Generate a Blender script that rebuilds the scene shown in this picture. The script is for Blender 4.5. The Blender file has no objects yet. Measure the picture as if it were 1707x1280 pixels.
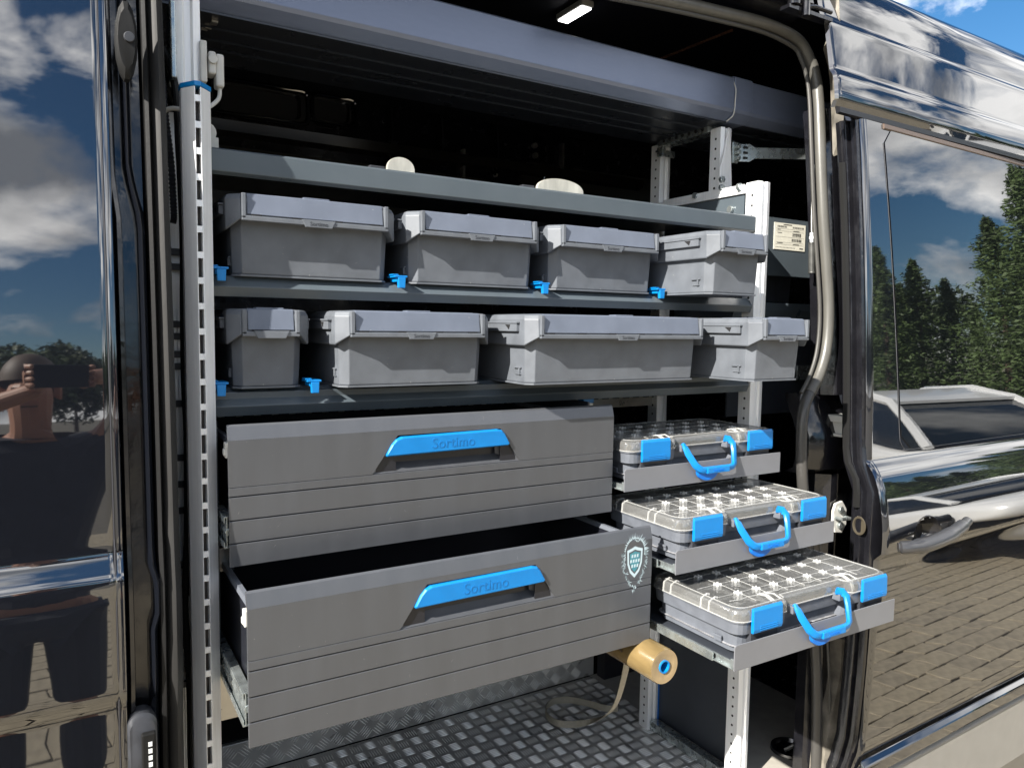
import bpy, bmesh, math, random
from mathutils import Vector, Matrix
random.seed(7)
S = bpy.context.scene
COL = S.collection
H = 1.75                       # camera height; all z below are relative to the camera
PI = math.pi
# ------------------------------------------------------------------ camera
CM = ((0.85764914, -0.51404583, 0.01395856), (-0.02824824, -0.07419878, -0.99684331), (0.51345885, 0.8545475, -0.07815741))
FPX = 1240.478
cam = bpy.data.cameras.new('camera'); cam.sensor_width = 36; cam.lens = 36*FPX/1707
cam.clip_start = 0.02; cam.clip_end = 3000
co = bpy.data.objects.new('camera', cam); COL.objects.link(co)
r0, r1, r2 = [Vector(v) for v in CM]
m = Matrix((( r0.x, -r1.x, -r2.x, 0), (r0.y, -r1.y, -r2.y, 0), (r0.z, -r1.z, -r2.z, H), (0, 0, 0, 1)))
co.matrix_world = m
S.camera = co
# ------------------------------------------------------------------ world, sun, exposure
SUN = Vector((1.0, 0.33, -0.72)).normalized()      # direction the light travels
elev = math.asin(-SUN.z); az = math.atan2(-SUN.x, -SUN.y)
w = bpy.data.worlds.new('World'); S.world = w; w.use_nodes = True
nt = w.node_tree; N = nt.nodes; L = nt.links
for n in list(N): N.remove(n)
out = N.new('ShaderNodeOutputWorld'); bg = N.new('ShaderNodeBackground')
sky = N.new('ShaderNodeTexSky'); sky.sky_type = 'NISHITA'; sky.sun_disc = False
sky.sun_elevation = elev; sky.sun_rotation = az; sky.air_density = 1.0; sky.dust_density = 0.6; sky.ozone_density = 2.0
tc = N.new('ShaderNodeTexCoord'); mp = N.new('ShaderNodeMapping'); mp.inputs['Scale'].default_value = (1, 1, 1.7)
mp.inputs['Location'].default_value = (0.55, 0.2, 0.1)
n1 = N.new('ShaderNodeTexNoise'); n1.inputs['Scale'].default_value = 3.1; n1.inputs['Detail'].default_value = 9; n1.inputs['Roughness'].default_value = .56
n1.inputs['Distortion'].default_value = .25
n2 = N.new('ShaderNodeTexNoise'); n2.inputs['Scale'].default_value = 4.4; n2.inputs['Detail'].default_value = 6
cr = N.new('ShaderNodeValToRGB'); cr.color_ramp.elements[0].position = .455; cr.color_ramp.elements[1].position = .56
cc = N.new('ShaderNodeValToRGB'); cc.color_ramp.elements[0].color = (4.2, 4.5, 5.0, 1); cc.color_ramp.elements[1].color = (21, 20.8, 20.5, 1)
cc.color_ramp.elements[0].position = .40; cc.color_ramp.elements[1].position = .60
mx = N.new('ShaderNodeMix'); mx.data_type = 'RGBA'
L.new(tc.outputs['Generated'], mp.inputs[0]); L.new(mp.outputs[0], n1.inputs['Vector']); L.new(mp.outputs[0], n2.inputs['Vector'])
L.new(n1.outputs['Fac'], cr.inputs[0]); L.new(n2.outputs['Fac'], cc.inputs[0])
L.new(cr.outputs[0], mx.inputs['Factor']); hs = N.new('ShaderNodeHueSaturation'); hs.inputs['Saturation'].default_value = 1.35; L.new(sky.outputs[0], hs.inputs['Color']); L.new(hs.outputs[0], mx.inputs['A']); L.new(cc.outputs[0], mx.inputs['B'])
L.new(mx.outputs['Result'], bg.inputs[0]); bg.inputs[1].default_value = 0.055
L.new(bg.outputs[0], out.inputs[0])
sl = bpy.data.lights.new('sun', 'SUN'); sl.energy = 5.0; sl.angle = math.radians(.5); sl.color = (1, .95, .87)
so = bpy.data.objects.new('sun', sl); COL.objects.link(so); so.rotation_euler = SUN.to_track_quat('-Z', 'Y').to_euler(); so.location = (-3, -3, 6)
vs = S.view_settings; vs.view_transform = 'Standard'; vs.look = 'None'; vs.gamma = 1; vs.exposure = 1.45
vs.use_curve_mapping = False

# ------------------------------------------------------------------ helpers
def at(u, v, D):
    """point seen at photo position (u,v) on the vertical plane y = D (z relative to camera)"""
    c = ((u-853.5)/FPX, (v-640)/FPX, 1)
    r = r0*c[0] + r1*c[1] + r2*c[2]
    return r*(D/r.y)
def lin(c):
    return tuple((x/12.92 if x <= .04045 else ((x+.055)/1.055)**2.4) for x in c)
MATS = {}
def mat(name, col, rough=.5, metal=0, ior=1.5, noise=0, nscale=20, bump=0, bscale=200, coat=0, trans=0, emit=None, alpha=None, spec=.5, stretch=None, rvar=0, bdist=.001, detail=5, dust=None):
    if name in MATS: return MATS[name]
    mt = bpy.data.materials.new(name); mt.use_nodes = True; MATS[name] = mt
    nt = mt.node_tree; p = nt.nodes['Principled BSDF']
    p.inputs['Base Color'].default_value = (*col, 1); p.inputs['Roughness'].default_value = rough
    p.inputs['Metallic'].default_value = metal; p.inputs['IOR'].default_value = ior
    p.inputs['Specular IOR Level'].default_value = spec
    p.inputs['Coat Weight'].default_value = coat
    if trans: p.inputs['Transmission Weight'].default_value = trans
    if emit: p.inputs['Emission Color'].default_value = (*emit[0], 1); p.inputs['Emission Strength'].default_value = emit[1]
    tcn = None
    def src(scale, det=detail):
        nonlocal tcn
        if tcn is None:
            t = nt.nodes.new('ShaderNodeTexCoord'); tcn = nt.nodes.new('ShaderNodeMapping'); nt.links.new(t.outputs['Object'], tcn.inputs[0])
            if stretch: tcn.inputs['Scale'].default_value = stretch
        n = nt.nodes.new('ShaderNodeTexNoise'); n.inputs['Scale'].default_value = scale; n.inputs['Detail'].default_value = det
        nt.links.new(tcn.outputs[0], n.inputs['Vector']); return n
    if noise or rvar:
        n = src(nscale)
        if noise:
            r = nt.nodes.new('ShaderNodeValToRGB'); nt.links.new(n.outputs['Fac'], r.inputs[0])
            r.color_ramp.elements[0].position = .3; r.color_ramp.elements[1].position = .7
            r.color_ramp.elements[0].color = (*[max(0, x*(1-noise)) for x in col], 1); r.color_ramp.elements[1].color = (*[x*(1+noise) for x in col], 1)
            nt.links.new(r.outputs[0], p.inputs['Base Color'])
        if rvar:
            mr = nt.nodes.new('ShaderNodeMapRange'); nt.links.new(n.outputs['Fac'], mr.inputs[0])
            mr.inputs[1].default_value = .3; mr.inputs[2].default_value = .7; mr.inputs[3].default_value = max(0, rough-rvar); mr.inputs[4].default_value = rough+rvar
            nt.links.new(mr.outputs[0], p.inputs['Roughness'])
    if dust:
        dc, th, sc_ = dust
        dn_ = src(sc_, 2); dr = nt.nodes.new('ShaderNodeValToRGB'); dr.color_ramp.elements[0].position = th; dr.color_ramp.elements[1].position = th+.06
        nt.links.new(dn_.outputs['Fac'], dr.inputs[0])
        dm = src(9, 4); dq = nt.nodes.new('ShaderNodeMath'); dq.operation = 'MULTIPLY'; nt.links.new(dr.outputs[0], dq.inputs[0]); nt.links.new(dm.outputs['Fac'], dq.inputs[1])
        mx_ = nt.nodes.new('ShaderNodeMix'); mx_.data_type = 'RGBA'; nt.links.new(dq.outputs[0], mx_.inputs['Factor']); mx_.inputs['B'].default_value = (*dc, 1)
        bc = p.inputs['Base Color']
        if bc.is_linked: nt.links.new(bc.links[0].from_socket, mx_.inputs['A'])
        else: mx_.inputs['A'].default_value = bc.default_value[:]
        nt.links.new(mx_.outputs['Result'], bc)
    if bump:
        n = src(bscale, 3); b = nt.nodes.new('ShaderNodeBump'); b.inputs['Strength'].default_value = bump; b.inputs['Distance'].default_value = bdist
        nt.links.new(n.outputs['Fac'], b.inputs['Height']); nt.links.new(b.outputs[0], p.inputs['Normal'])
    return mt
PAINT = mat('black_gloss_paint', (.006, .007, .010), .02, ior=2.45, bump=.012, bscale=30, rvar=.0, bdist=.0006)
GLASS = mat('black_window_glass', (.004, .005, .006), .012, ior=2.3, bump=.02, bscale=40, bdist=.0005)
JAMB = mat('black_jamb_paint', (.008, .008, .010), .16, ior=1.7, noise=.15, nscale=30, bump=.25, bscale=45, rvar=.1, bdist=.002)
INNER = mat('black_inner_paint', (.008, .008, .012), .22, bump=.2, bscale=30, rvar=.1)
PLYBLACK = mat('black_inner_board', (.014, .014, .018), .45, noise=.3, nscale=8)
RUBBER = mat('grey_rubber_seal', (.085, .082, .073), .38, noise=.12, nscale=60, bump=.2, bscale=300, stretch=(1, 1, .2))
RUBDK = mat('black_rubber', (.008, .008, .008), .55, spec=.25, bump=.2, bscale=200)
SHELF = mat('dark_powder_steel', (.068, .084, .097), .33, noise=.08, nscale=12, bump=.08, bscale=900, rvar=.06, bdist=.0004)
SHELFDK = mat('dark_navy_steel', (.035, .04, .05), .4, noise=.1, nscale=12)
DRAWER = mat('satin_grey_aluminium', (.108, .113, .124), .34, metal=.5, noise=.05, nscale=7, rvar=.05, bump=.05, bscale=400, stretch=(5, 1, .8), bdist=.0003, dust=((.35, .35, .35), .78, 80))
DRDK = mat('drawer_black_steel', (.012, .013, .018), .3)
PLAST = mat('blue_grey_plastic', (.104, .114, .130), .46, noise=.13, nscale=26, bump=.25, bscale=600, rvar=.07, bdist=.0005, dust=((.35, .34, .32), .74, 110))
FLAP = mat('slate_blue_plastic', (.112, .130, .170), .36, noise=.12, nscale=14, bump=.1, bscale=500, rvar=.08, bdist=.0005, dust=((.35, .35, .35), .74, 90))
CASEP = mat('case_grey_plastic', (.108, .118, .138), .42, noise=.12, nscale=40, bump=.2, bscale=700, rvar=.07, bdist=.0005, dust=((.35, .34, .32), .74, 120))
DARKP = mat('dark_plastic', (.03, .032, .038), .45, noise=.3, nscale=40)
ALU = mat('anodised_aluminium', (.80, .81, .82), .36, metal=.25, noise=.06, nscale=30, stretch=(8, 8, .4), rvar=.06)
ALUD = mat('mill_aluminium', (.55, .53, .49), .34, metal=.85, noise=.1, nscale=30, rvar=.08)
GALV = mat('galvanised_steel', (.42, .46, .46), .28, metal=.8, noise=.10, nscale=55, rvar=.12, detail=2)
BLUE = mat('bright_blue_plastic', (.0, .165, .46), .40, noise=.05, nscale=40, rvar=.05)
BLUED = mat('deep_blue_plastic', (.0, .13, .50), .45)
WHITEP = mat('white_plastic', (.52, .515, .48), .4, noise=.05, nscale=30)
BLACKH = mat('dark_hole', (.006, .006, .007), .7)
BEAM = mat('dark_beam_aluminium', (.165, .195, .275), .34, metal=.4, noise=.04, nscale=60, bump=.06, bscale=500, rvar=.05, stretch=(.6, 2, 2))
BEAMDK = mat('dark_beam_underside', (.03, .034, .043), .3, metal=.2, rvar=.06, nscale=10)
TREADB = mat('polished_tread_bars', (.92, .91, .88), .25, metal=.3)
TREAD = mat('tread_plate_aluminium', (.40, .39, .37), .34, metal=.35, noise=.25, nscale=9, rvar=.12)
TAPE = mat('tan_tape', (.15, .105, .045), .22, noise=.25, nscale=50, stretch=(1, .25, 1))
TAPEEND = mat('tan_tape_edge', (.30, .22, .12), .6, noise=.12, nscale=50)
STRAP = mat('beige_webbing', (.30, .27, .21), .7, noise=.12, nscale=150, bump=.4, bscale=500)
PAPER = mat('label_paper', (.72, .70, .60), .6, noise=.05, nscale=60)
INK = mat('label_ink', (.03, .03, .03), .6)
CRESTW = mat('crest_white_print', (.42, .52, .56), .4)
CRESTT = mat('crest_teal_print', (.05, .20, .24), .4)
LEDM = mat('lamp_diffuser', (.9, .9, .9), .4, emit=((1, 1, 1), 2.2))
GREYCLAD = mat('grey_cladding_plastic', (.22, .21, .19), .5, bump=.3, bscale=500, noise=.05)
SKIN = mat('skin', (.34, .17, .11), .5)
def clear_mat():
    mt = bpy.data.materials.new('clear_lid_plastic'); mt.use_nodes = True; nt = mt.node_tree
    for n in list(nt.nodes): nt.nodes.remove(n)
    o = nt.nodes.new('ShaderNodeOutputMaterial'); tr = nt.nodes.new('ShaderNodeBsdfTransparent'); gl = nt.nodes.new('ShaderNodeBsdfGlossy')
    df = nt.nodes.new('ShaderNodeBsdfDiffuse'); df.inputs[0].default_value = (.8, .8, .78, 1)
    tr.inputs[0].default_value = (.86, .87, .86, 1); gl.inputs['Roughness'].default_value = .12
    lw = nt.nodes.new('ShaderNodeLayerWeight'); lw.inputs[0].default_value = .42
    m1 = nt.nodes.new('ShaderNodeMixShader'); m1.inputs[0].default_value = .13
    m2 = nt.nodes.new('ShaderNodeMixShader')
    mr = nt.nodes.new('ShaderNodeMapRange'); mr.inputs[3].default_value = .08; mr.inputs[4].default_value = .75
    n = nt.nodes.new('ShaderNodeTexNoise'); n.inputs['Scale'].default_value = 60; b = nt.nodes.new('ShaderNodeBump'); b.inputs['Strength'].default_value = .35; b.inputs['Distance'].default_value = .002
    t = nt.nodes.new('ShaderNodeTexCoord'); nt.links.new(t.outputs['Object'], n.inputs['Vector']); nt.links.new(n.outputs['Fac'], b.inputs['Height']); nt.links.new(b.outputs[0], gl.inputs['Normal'])
    nt.links.new(tr.outputs[0], m1.inputs[1]); nt.links.new(df.outputs[0], m1.inputs[2])
    nt.links.new(lw.outputs['Fresnel'], mr.inputs[0]); nt.links.new(mr.outputs[0], m2.inputs[0])
    nt.links.new(m1.outputs[0], m2.inputs[1]); nt.links.new(gl.outputs[0], m2.inputs[2]); nt.links.new(m2.outputs[0], o.inputs[0])
    return mt
CLEAR = clear_mat()
RIBM = bpy.data.materials.new('clear_rib_plastic'); RIBM.use_nodes = True
_p = RIBM.node_tree.nodes['Principled BSDF']; _p.inputs['Base Color'].default_value = (.6, .6, .58, 1); _p.inputs['Roughness'].default_value = .12
_t = RIBM.node_tree.nodes.new('ShaderNodeBsdfTransparent'); _m = RIBM.node_tree.nodes.new('ShaderNodeMixShader'); _m.inputs[0].default_value = .42
RIBM.node_tree.links.new(_t.outputs[0], _m.inputs[1]); RIBM.node_tree.links.new(_p.outputs[0], _m.inputs[2]); RIBM.node_tree.links.new(_m.outputs[0], RIBM.node_tree.nodes['Material Output'].inputs[0])

KNOBM = RIBM.copy(); KNOBM.name = 'clear_knob_plastic'
for n_ in KNOBM.node_tree.nodes:
    if n_.type == 'MIX_SHADER': n_.inputs[0].default_value = .42
    if n_.type == 'BSDF_PRINCIPLED': n_.inputs['Base Color'].default_value = (.85, .85, .83, 1)
for n_ in RIBM.node_tree.nodes:
    if n_.type == 'MIX_SHADER': n_.inputs[0].default_value = .36
class MB:
    """collects shapes (z relative to the camera unless local) and links them as one mesh object"""
    def __init__(s): s.bm = bmesh.new()
    def quad(s, *pts):
        vs_ = [s.bm.verts.new(p) for p in pts]
        return s.bm.faces.new(vs_)
    def box(s, x0, x1, y0, y1, z0, z1, M=None):
        P = [(x, y, z) for x in (x0, x1) for y in (y0, y1) for z in (z0, z1)]
        if M: P = [M @ Vector(p) for p in P]
        v = [s.bm.verts.new(p) for p in P]
        for f in ((0, 1, 3, 2), (4, 6, 7, 5), (0, 4, 5, 1), (2, 3, 7, 6), (0, 2, 6, 4), (1, 5, 7, 3)): s.bm.faces.new([v[i] for i in f])
        return s
    def loft(s, rings, cap=True, closed=True, capa=True, capb=True):
        R = [[s.bm.verts.new(p) for p in r] for r in rings]
        n = len(R[0])
        for a, b in zip(R, R[1:]):
            for i in range(n if closed else n-1):
                j = (i+1) % n
                try: s.bm.faces.new((a[i], a[j], b[j], b[i]))
                except ValueError: pass
        if cap and closed:
            if capa: s.bm.faces.new(R[0][::-1])
            if capb: s.bm.faces.new(R[-1])
        return s
    def prism(s, poly, a, b, axis='z'):
        """polygon extruded along an axis between a and b"""
        def mk(p, t):
            if axis == 'z': return (p[0], p[1], t)
            if axis == 'x': return (t, p[0], p[1])
            return (p[0], t, p[1])
        return s.loft([[mk(p, a) for p in poly], [mk(p, b) for p in poly]])
    def cyl(s, p, q, r, n=12, r2=None, cap=True):
        p, q = Vector(p), Vector(q); d = (q-p).normalized()
        u = d.orthogonal().normalized(); v = d.cross(u)
        r2 = r if r2 is None else r2
        return s.loft([[p+(u*math.cos(2*PI*i/n)+v*math.sin(2*PI*i/n))*r for i in range(n)], [q+(u*math.cos(2*PI*i/n)+v*math.sin(2*PI*i/n))*r2 for i in range(n)]], cap)
    def tube(s, pts, r, n=8, sx=1, sy=1, up=None):
        pts = [Vector(p) for p in pts]; rings = []
        prev = None
        for i, p in enumerate(pts):
            d = (pts[min(i+1, len(pts)-1)] - pts[max(i-1, 0)]).normalized()
            if up is not None: u = Vector(up).cross(d).normalized()
            else:
                u = d.orthogonal() if prev is None else prev - d*prev.dot(d)
                u.normalize()
            prev = u; v = d.cross(u)
            rr = r[i] if isinstance(r, (list, tuple)) else r
            rings.append([p + u*math.cos(2*PI*k/n)*rr*sx + v*math.sin(2*PI*k/n)*rr*sy for k in range(n)])
        return s.loft(rings)
    def build(s, name, m, parent=None, bevel=0, smooth=False, seg=2, local=False, off=None):
        bmesh.ops.recalc_face_normals(s.bm, faces=s.bm.faces)
        if not local:
            o_ = Vector((0, 0, H))
            if parent is not None: o_ = o_ - world_loc(parent)
            if off: o_ += Vector(off)
            bmesh.ops.translate(s.bm, verts=s.bm.verts, vec=o_)
        me = bpy.data.meshes.new(name); s.bm.to_mesh(me); s.bm.free()
        me.materials.append(m)
        if smooth: me.shade_smooth()
        o = bpy.data.objects.new(name, me); COL.objects.link(o)
        if parent is not None: o.parent = parent
        if bevel:
            b = o.modifiers.new('bevel', 'BEVEL'); b.width = bevel; b.segments = seg; b.limit_method = 'ANGLE'; b.angle_limit = math.radians(30)
            b.harden_normals = False
        if smooth:
            e = o.modifiers.new('split', 'EDGE_SPLIT'); e.split_angle = math.radians(35)
        return o
def world_loc(o):
    v = Vector((0, 0, 0))
    while o is not None:
        v += Vector(o.location); o = o.parent
    return v
def tag(o, label=None, cat=None, group=None, kind=None):
    if label: o['label'] = label
    if cat: o['category'] = cat
    if group: o['group'] = group
    if kind: o['kind'] = kind
    return o
def thing(name, label, cat, loc, group=None):
    """Empty at the base of a thing; loc has z relative to the camera"""
    o = bpy.data.objects.new(name, None); COL.objects.link(o); o.location = (loc[0], loc[1], loc[2]+H); o.empty_display_size = .05
    return tag(o, label, cat, group)
def copy_tree(o, parent=None):
    c = o.copy(); COL.objects.link(c)
    if parent is not None: c.parent = parent
    for ch in list(o.children): copy_tree(ch, c)
    return c
def text_bm(body, size, depth):
    cu = bpy.data.curves.new('lettering', 'FONT'); cu.body = body; cu.size = size; cu.extrude = depth; cu.align_x = 'CENTER'; cu.align_y = 'CENTER'
    cu.resolution_u = 3
    o = bpy.data.objects.new('lettering', cu); COL.objects.link(o)
    bpy.context.view_layer.update()
    me = bpy.data.meshes.new_from_object(o.evaluated_get(bpy.context.evaluated_depsgraph_get()))
    bpy.data.objects.remove(o); bpy.data.curves.remove(cu)
    b = MB(); b.bm.from_mesh(me); bpy.data.meshes.remove(me)
    return b
def text(body, size, depth, M, m, parent, name='lettering'):
    b = text_bm(body, size, depth); bmesh.ops.transform(b.bm, matrix=M, verts=b.bm.verts)
    return b.build(name, m, parent)
def crspline(P, n=6):
    P = [Vector(p) for p in P]; out_ = []
    for i in range(len(P)-1):
        a, b, c, d = P[max(i-1, 0)], P[i], P[i+1], P[min(i+2, len(P)-1)]
        for k in range(n):
            t = k/n
            out_.append(.5*((2*b)+(c-a)*t+(2*a-5*b+4*c-d)*t*t+(3*b-a-3*c+d)*t**3))
    return out_+[P[-1]]

# ------------------------------------------------------------------ ground and surroundings (mostly seen as reflections)
GZ = -H
GROUND = mat('paving_joint_sand', (.075, .066, .05), .9, noise=.3, nscale=6)
g = MB(); g.quad((-300, -300, GZ-.012), (300, -300, GZ-.012), (300, 300, GZ-.012), (-300, 300, GZ-.012))
tag(g.build('ground', GROUND), kind='structure')
PAV = mat('concrete_paver', (.25, .215, .155), .85, noise=.2, nscale=25, bump=.3, bscale=90)
PAV2 = mat('concrete_paver_worn', (.22, .19, .14), .85, noise=.25, nscale=20, bump=.3, bscale=90)
def paver_poly():
    return [(-.1125, -.0585), (.004, -.0565), (.084, -.0590), (.094, -.008), (.1125, .0580), (.02, .0590), (-.084, .0575), (-.099, .004)]
# interlocking pavers: courses offset by half; each slightly crooked
pl = []
for j in range(-70, 12):
    for i in range(-12, 58):
        x = i*.202 + (j % 2)*.101; y = j*.122
        pl.append((x, y))
pl.sort(key=lambda p: (p[0]-3.4)**2*.6 + (p[1]+.6)**2)
paver_field = bpy.data.objects.new('paving', None); COL.objects.link(paver_field); paver_field['kind'] = 'structure'; paver_field['label'] = 'beige concrete block paving beside the van'
pm = []
for mm in (PAV, PAV2):
    b = MB(); P = paver_poly(); b.loft([[(p[0], p[1], -.02) for p in P], [(p[0], p[1], -.003) for p in P], [(p[0]*.965, p[1]*.96, 0) for p in P]])
    o = b.build('paver', mm, local=True); pm.append(o.data); bpy.data.objects.remove(o)
rnd = random.Random(3)
for x, y in pl[:300]:
    o = bpy.data.objects.new('paver', pm[rnd.random() < .35]); COL.objects.link(o); o.parent = paver_field
    o.location = (x+rnd.gauss(0, .004), y+rnd.gauss(0, .002), rnd.uniform(-.003, .003)); o.rotation_euler = (rnd.gauss(0, .012), rnd.gauss(0, .012), rnd.gauss(0, .035))
b = MB()
for x, y in pl[300:]:
    if (x-3.4)**2+(y+.6)**2 > 64: continue
    P = paver_poly(); a = rnd.gauss(0, .02); z = rnd.uniform(-.002, .002)
    R = [(x+p[0]*math.cos(a)-p[1]*math.sin(a), y+p[0]*math.sin(a)+p[1]*math.cos(a)) for p in P]
    b.loft([[(p[0], p[1], -.02) for p in R], [(x+(p[0]-x)*.97, y+(p[1]-y)*.96, z) for p in R]], capa=False)
o = b.build('far_pavers', PAV, local=True); o.parent = paver_field; o['kind'] = 'stuff'

LEAF1 = mat('conifer_foliage', (.075, .115, .035), .6, noise=.5, nscale=.8)
LEAF2 = mat('broadleaf_foliage', (.055, .08, .03), .6, noise=.5, nscale=.5)
BARK = mat('bark', (.10, .07, .05), .9, noise=.3, nscale=6)
def conifer_mesh(h, r, seed):
    R = random.Random(seed); vs_, fs = [], []
    nb = 380
    for k in range(nb):
        t = (k/nb)**.9; z = h*(.06+.93*t); rr = r*(1-t)**.75*R.uniform(.4, 1.3)+.08; a = k*2.399+R.uniform(-.3, .3)
        for q in range(34):
            s = R.uniform(.1, 1)**.7; d = rr*s
            x = math.cos(a+R.gauss(0, .13))*d; y = math.sin(a+R.gauss(0, .13))*d; zz = z - .25*d*.5 + R.gauss(0, .09) + .12*s*s
            u = Vector((R.gauss(0, 1), R.gauss(0, 1), R.gauss(0, .5))).normalized()*R.uniform(.06, .14); v = Vector((R.gauss(0, 1), R.gauss(0, 1), R.gauss(-.5, .5))).normalized()*R.uniform(.03, .06)
            c = Vector((x, y, zz)); n = len(vs_); vs_ += [c-u, c+v, c+u, c-v]; fs.append((n, n+1, n+2, n+3))
    me = bpy.data.meshes.new('crown'); me.from_pydata([tuple(v) for v in vs_], [], fs); me.materials.append(LEAF1); return me
def broad_mesh(h, r, seed):
    R = random.Random(seed); vs_, fs = [], []
    lobes = [(Vector((R.gauss(0, r*.45), R.gauss(0, r*.45), h*R.uniform(.3, .88))), r*R.uniform(.35, .6)) for _ in range(16)]
    for c0, rr in lobes:
        for q in range(330):
            d = Vector((R.gauss(0, 1), R.gauss(0, 1), R.gauss(0, .8))).normalized()*rr*R.uniform(.7, 1.08)
            c = c0+d; u = Vector((R.gauss(0, 1), R.gauss(0, 1), R.gauss(0, 1))).normalized()*.28; v = Vector((R.gauss(0, 1), R.gauss(0, 1), R.gauss(0, 1))).normalized()*.18
            n = len(vs_); vs_ += [c-u, c+v, c+u, c-v]; fs.append((n, n+1, n+2, n+3))
    me = bpy.data.meshes.new('crown'); me.from_pydata([tuple(v) for v in vs_], [], fs); me.materials.append(LEAF2); return me
def tree(name, label, x, y, h, me, s, rot, group):
    t = thing(name, label, 'tree', (x, y, GZ), group)
    b = MB(); b.loft([[(x+math.cos(i)*rr, y+math.sin(i)*rr, GZ+zz) for i in (0, 1, 2, 3, 4, 5)] for zz, rr in ((0, .16*s), (h*.3, .12*s), (h*.9, .03*s))])
    b.build('trunk', BARK, t)
    c = bpy.data.objects.new('crown', me); COL.objects.link(c); c.parent = t; c.scale = (s, s, s); c.rotation_euler = (0, 0, rot)
con = [conifer_mesh(9, 2.3, 1), conifer_mesh(9, 1.7, 2)]
bro = [broad_mesh(9, 3.4, 3), broad_mesh(8, 3.2, 4)]
# conifers reflected in the sliding door: azimuth measured from -y towards +x
CT = [(61.2, 26, .76, 1), (63.4, 27, .70, 0), (65.3, 28, .62, 1), (62.4, 31, .66, 0), (68.6, 25, .80, 0), (71.2, 24, .96, 0), (74, 24, 1.05, 0), (77.5, 25, 1.1, 0), (66.9, 31, .52, 1), (81, 26, 1.2, 0), (70, 31, .8, 0), (59.4, 33, .42, 1), (86, 27, 1.1, 0)]
for k, (a, d, s, i) in enumerate(CT):
    a_ = math.radians(a); x = 1.8+math.sin(a_)*d; y = 1.1-math.cos(a_)*d
    tree('conifer', 'dark green conifer standing in the row across the car park', x, y, 9*s, con[i], s, k*1.3, 'conifers across the car park')
for k in range(31):
    a_ = math.radians(-30+k*3.1+rnd.uniform(-.8, .8)); d = rnd.uniform(62, 72); s = rnd.uniform(.85, 1.2)
    tree('broadleaf_tree', 'rounded leafy tree in the distant row behind the photographer', math.sin(a_)*d, -math.cos(a_)*d, 8*s, bro[k % 2], s, k*.7, 'distant leafy trees')

def car(name, label, loc, rz, body_m):
    t = thing(name, label, 'car', (0, 0, 0)); t.location = (loc[0], loc[1], 0); t.rotation_euler = (0, 0, rz)
    CG = mat('car_glass', (.01, .012, .014), .03, ior=1.6); TY = mat('tyre', (.02, .02, .02), .8)
    def ring(x, w, z0, z1, tw):  # half widths at bottom/top
        return [(x, -w, z0), (x, -w*1.0, z0+.25), (x, -w*.99, z1-.12), (x, -tw, z1), (x, tw, z1), (x, w*.99, z1-.12), (x, w, z0+.25), (x, w, z0)]
    b = MB()
    b.loft([ring(*a) for a in ((-2.15, .62, .35, .62, .5), (-2.05, .8, .25, .78, .66), (-1.7, .87, .22, .86, .74), (-1.0, .89, .2, .95, .78), (0, .9, .2, .98, .8), (1.0, .9, .2, 1.0, .8), (1.7, .88, .22, .99, .76), (2.1, .8, .28, .92, .66), (2.2, .7, .36, .8, .6))])
    o = b.build('body', body_m, t, local=True, smooth=True)
    o.modifiers.clear(); sd = o.modifiers.new('subd', 'SUBSURF'); sd.levels = sd.render_levels = 2
    b = MB()
    gh = ((-1.25, .74, .9, .98, .66), (-.45, .74, .93, 1.36, .56), (.1, .75, .94, 1.45, .55), (.9, .75, .94, 1.43, .54), (1.45, .73, .94, 1.28, .52), (1.9, .66, .94, 1.0, .5))
    b.loft([[(x, -w, z0), (x, -w*.97, z0+.02), (x, -tw, z1), (x, tw, z1), (x, w*.97, z0+.02), (x, w, z0)] for x, w, z0, z1, tw in gh])
    b.build('side_window', CG, t, local=True, smooth=True)
    b = MB()
    for sgn in (-1, 1):
        b.tube([(-1.28, sgn*.74, .95), (-.45, sgn*.585, 1.36), (.1, sgn*.57, 1.455), (.9, sgn*.56, 1.44), (1.45, sgn*.54, 1.28), (1.95, sgn*.62, .98)], .045, 8)
        b.tube([(.35, sgn*.76, .94), (.4, sgn*.57, 1.44)], .04, 6)
    b.loft([[(x, -w, z), (x, w, z), (x, w, z-.03), (x, -w, z-.03)] for x, w, z in ((-.5, .56, 1.375), (.1, .56, 1.475), (.9, .55, 1.46), (1.4, .53, 1.32))])
    b.build('roof', body_m, t, local=True, smooth=True)
    for wx in (-1.35, 1.35):
        for sgn in (-1, 1):
            b = MB(); b.cyl((wx, sgn*.72, .32), (wx, sgn*.915, .32), .32, 24); w_ = b.build('wheel', TY, t, local=True, smooth=True)
            b = MB(); b.cyl((wx, sgn*.90, .32), (wx, sgn*.925, .32), .22, 18); rr = b.build('rim', ALU, None, local=True); rr.parent = w_
    return t
SILVER = mat('silver_car_paint', (.78, .78, .77), .25, metal=.2, coat=.5)
DKBLUE = mat('dark_blue_car_paint', (.02, .03, .06), .15, coat=.5)
def azp(a, d, x0=1.9, y0=1.0): a = math.radians(a); return (x0+math.sin(a)*d, y0-math.cos(a)*d)
car('parked_car', 'silver parked car in front of the conifers', (7.5, -1.75), math.radians(-58), SILVER)
car('parked_car', 'dark blue car parked beyond the silver one', (11.0, -.4), math.radians(-62), DKBLUE)

# ------------------------------------------------------------------ the van
van = thing('panel_van', 'glossy black panel van with its side door slid open', 'van', (1.2, 2.0, GZ))
XD = 1.63                      # leading edge of the open sliding door
DS = .031                      # the open door stands at a slight angle
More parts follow.
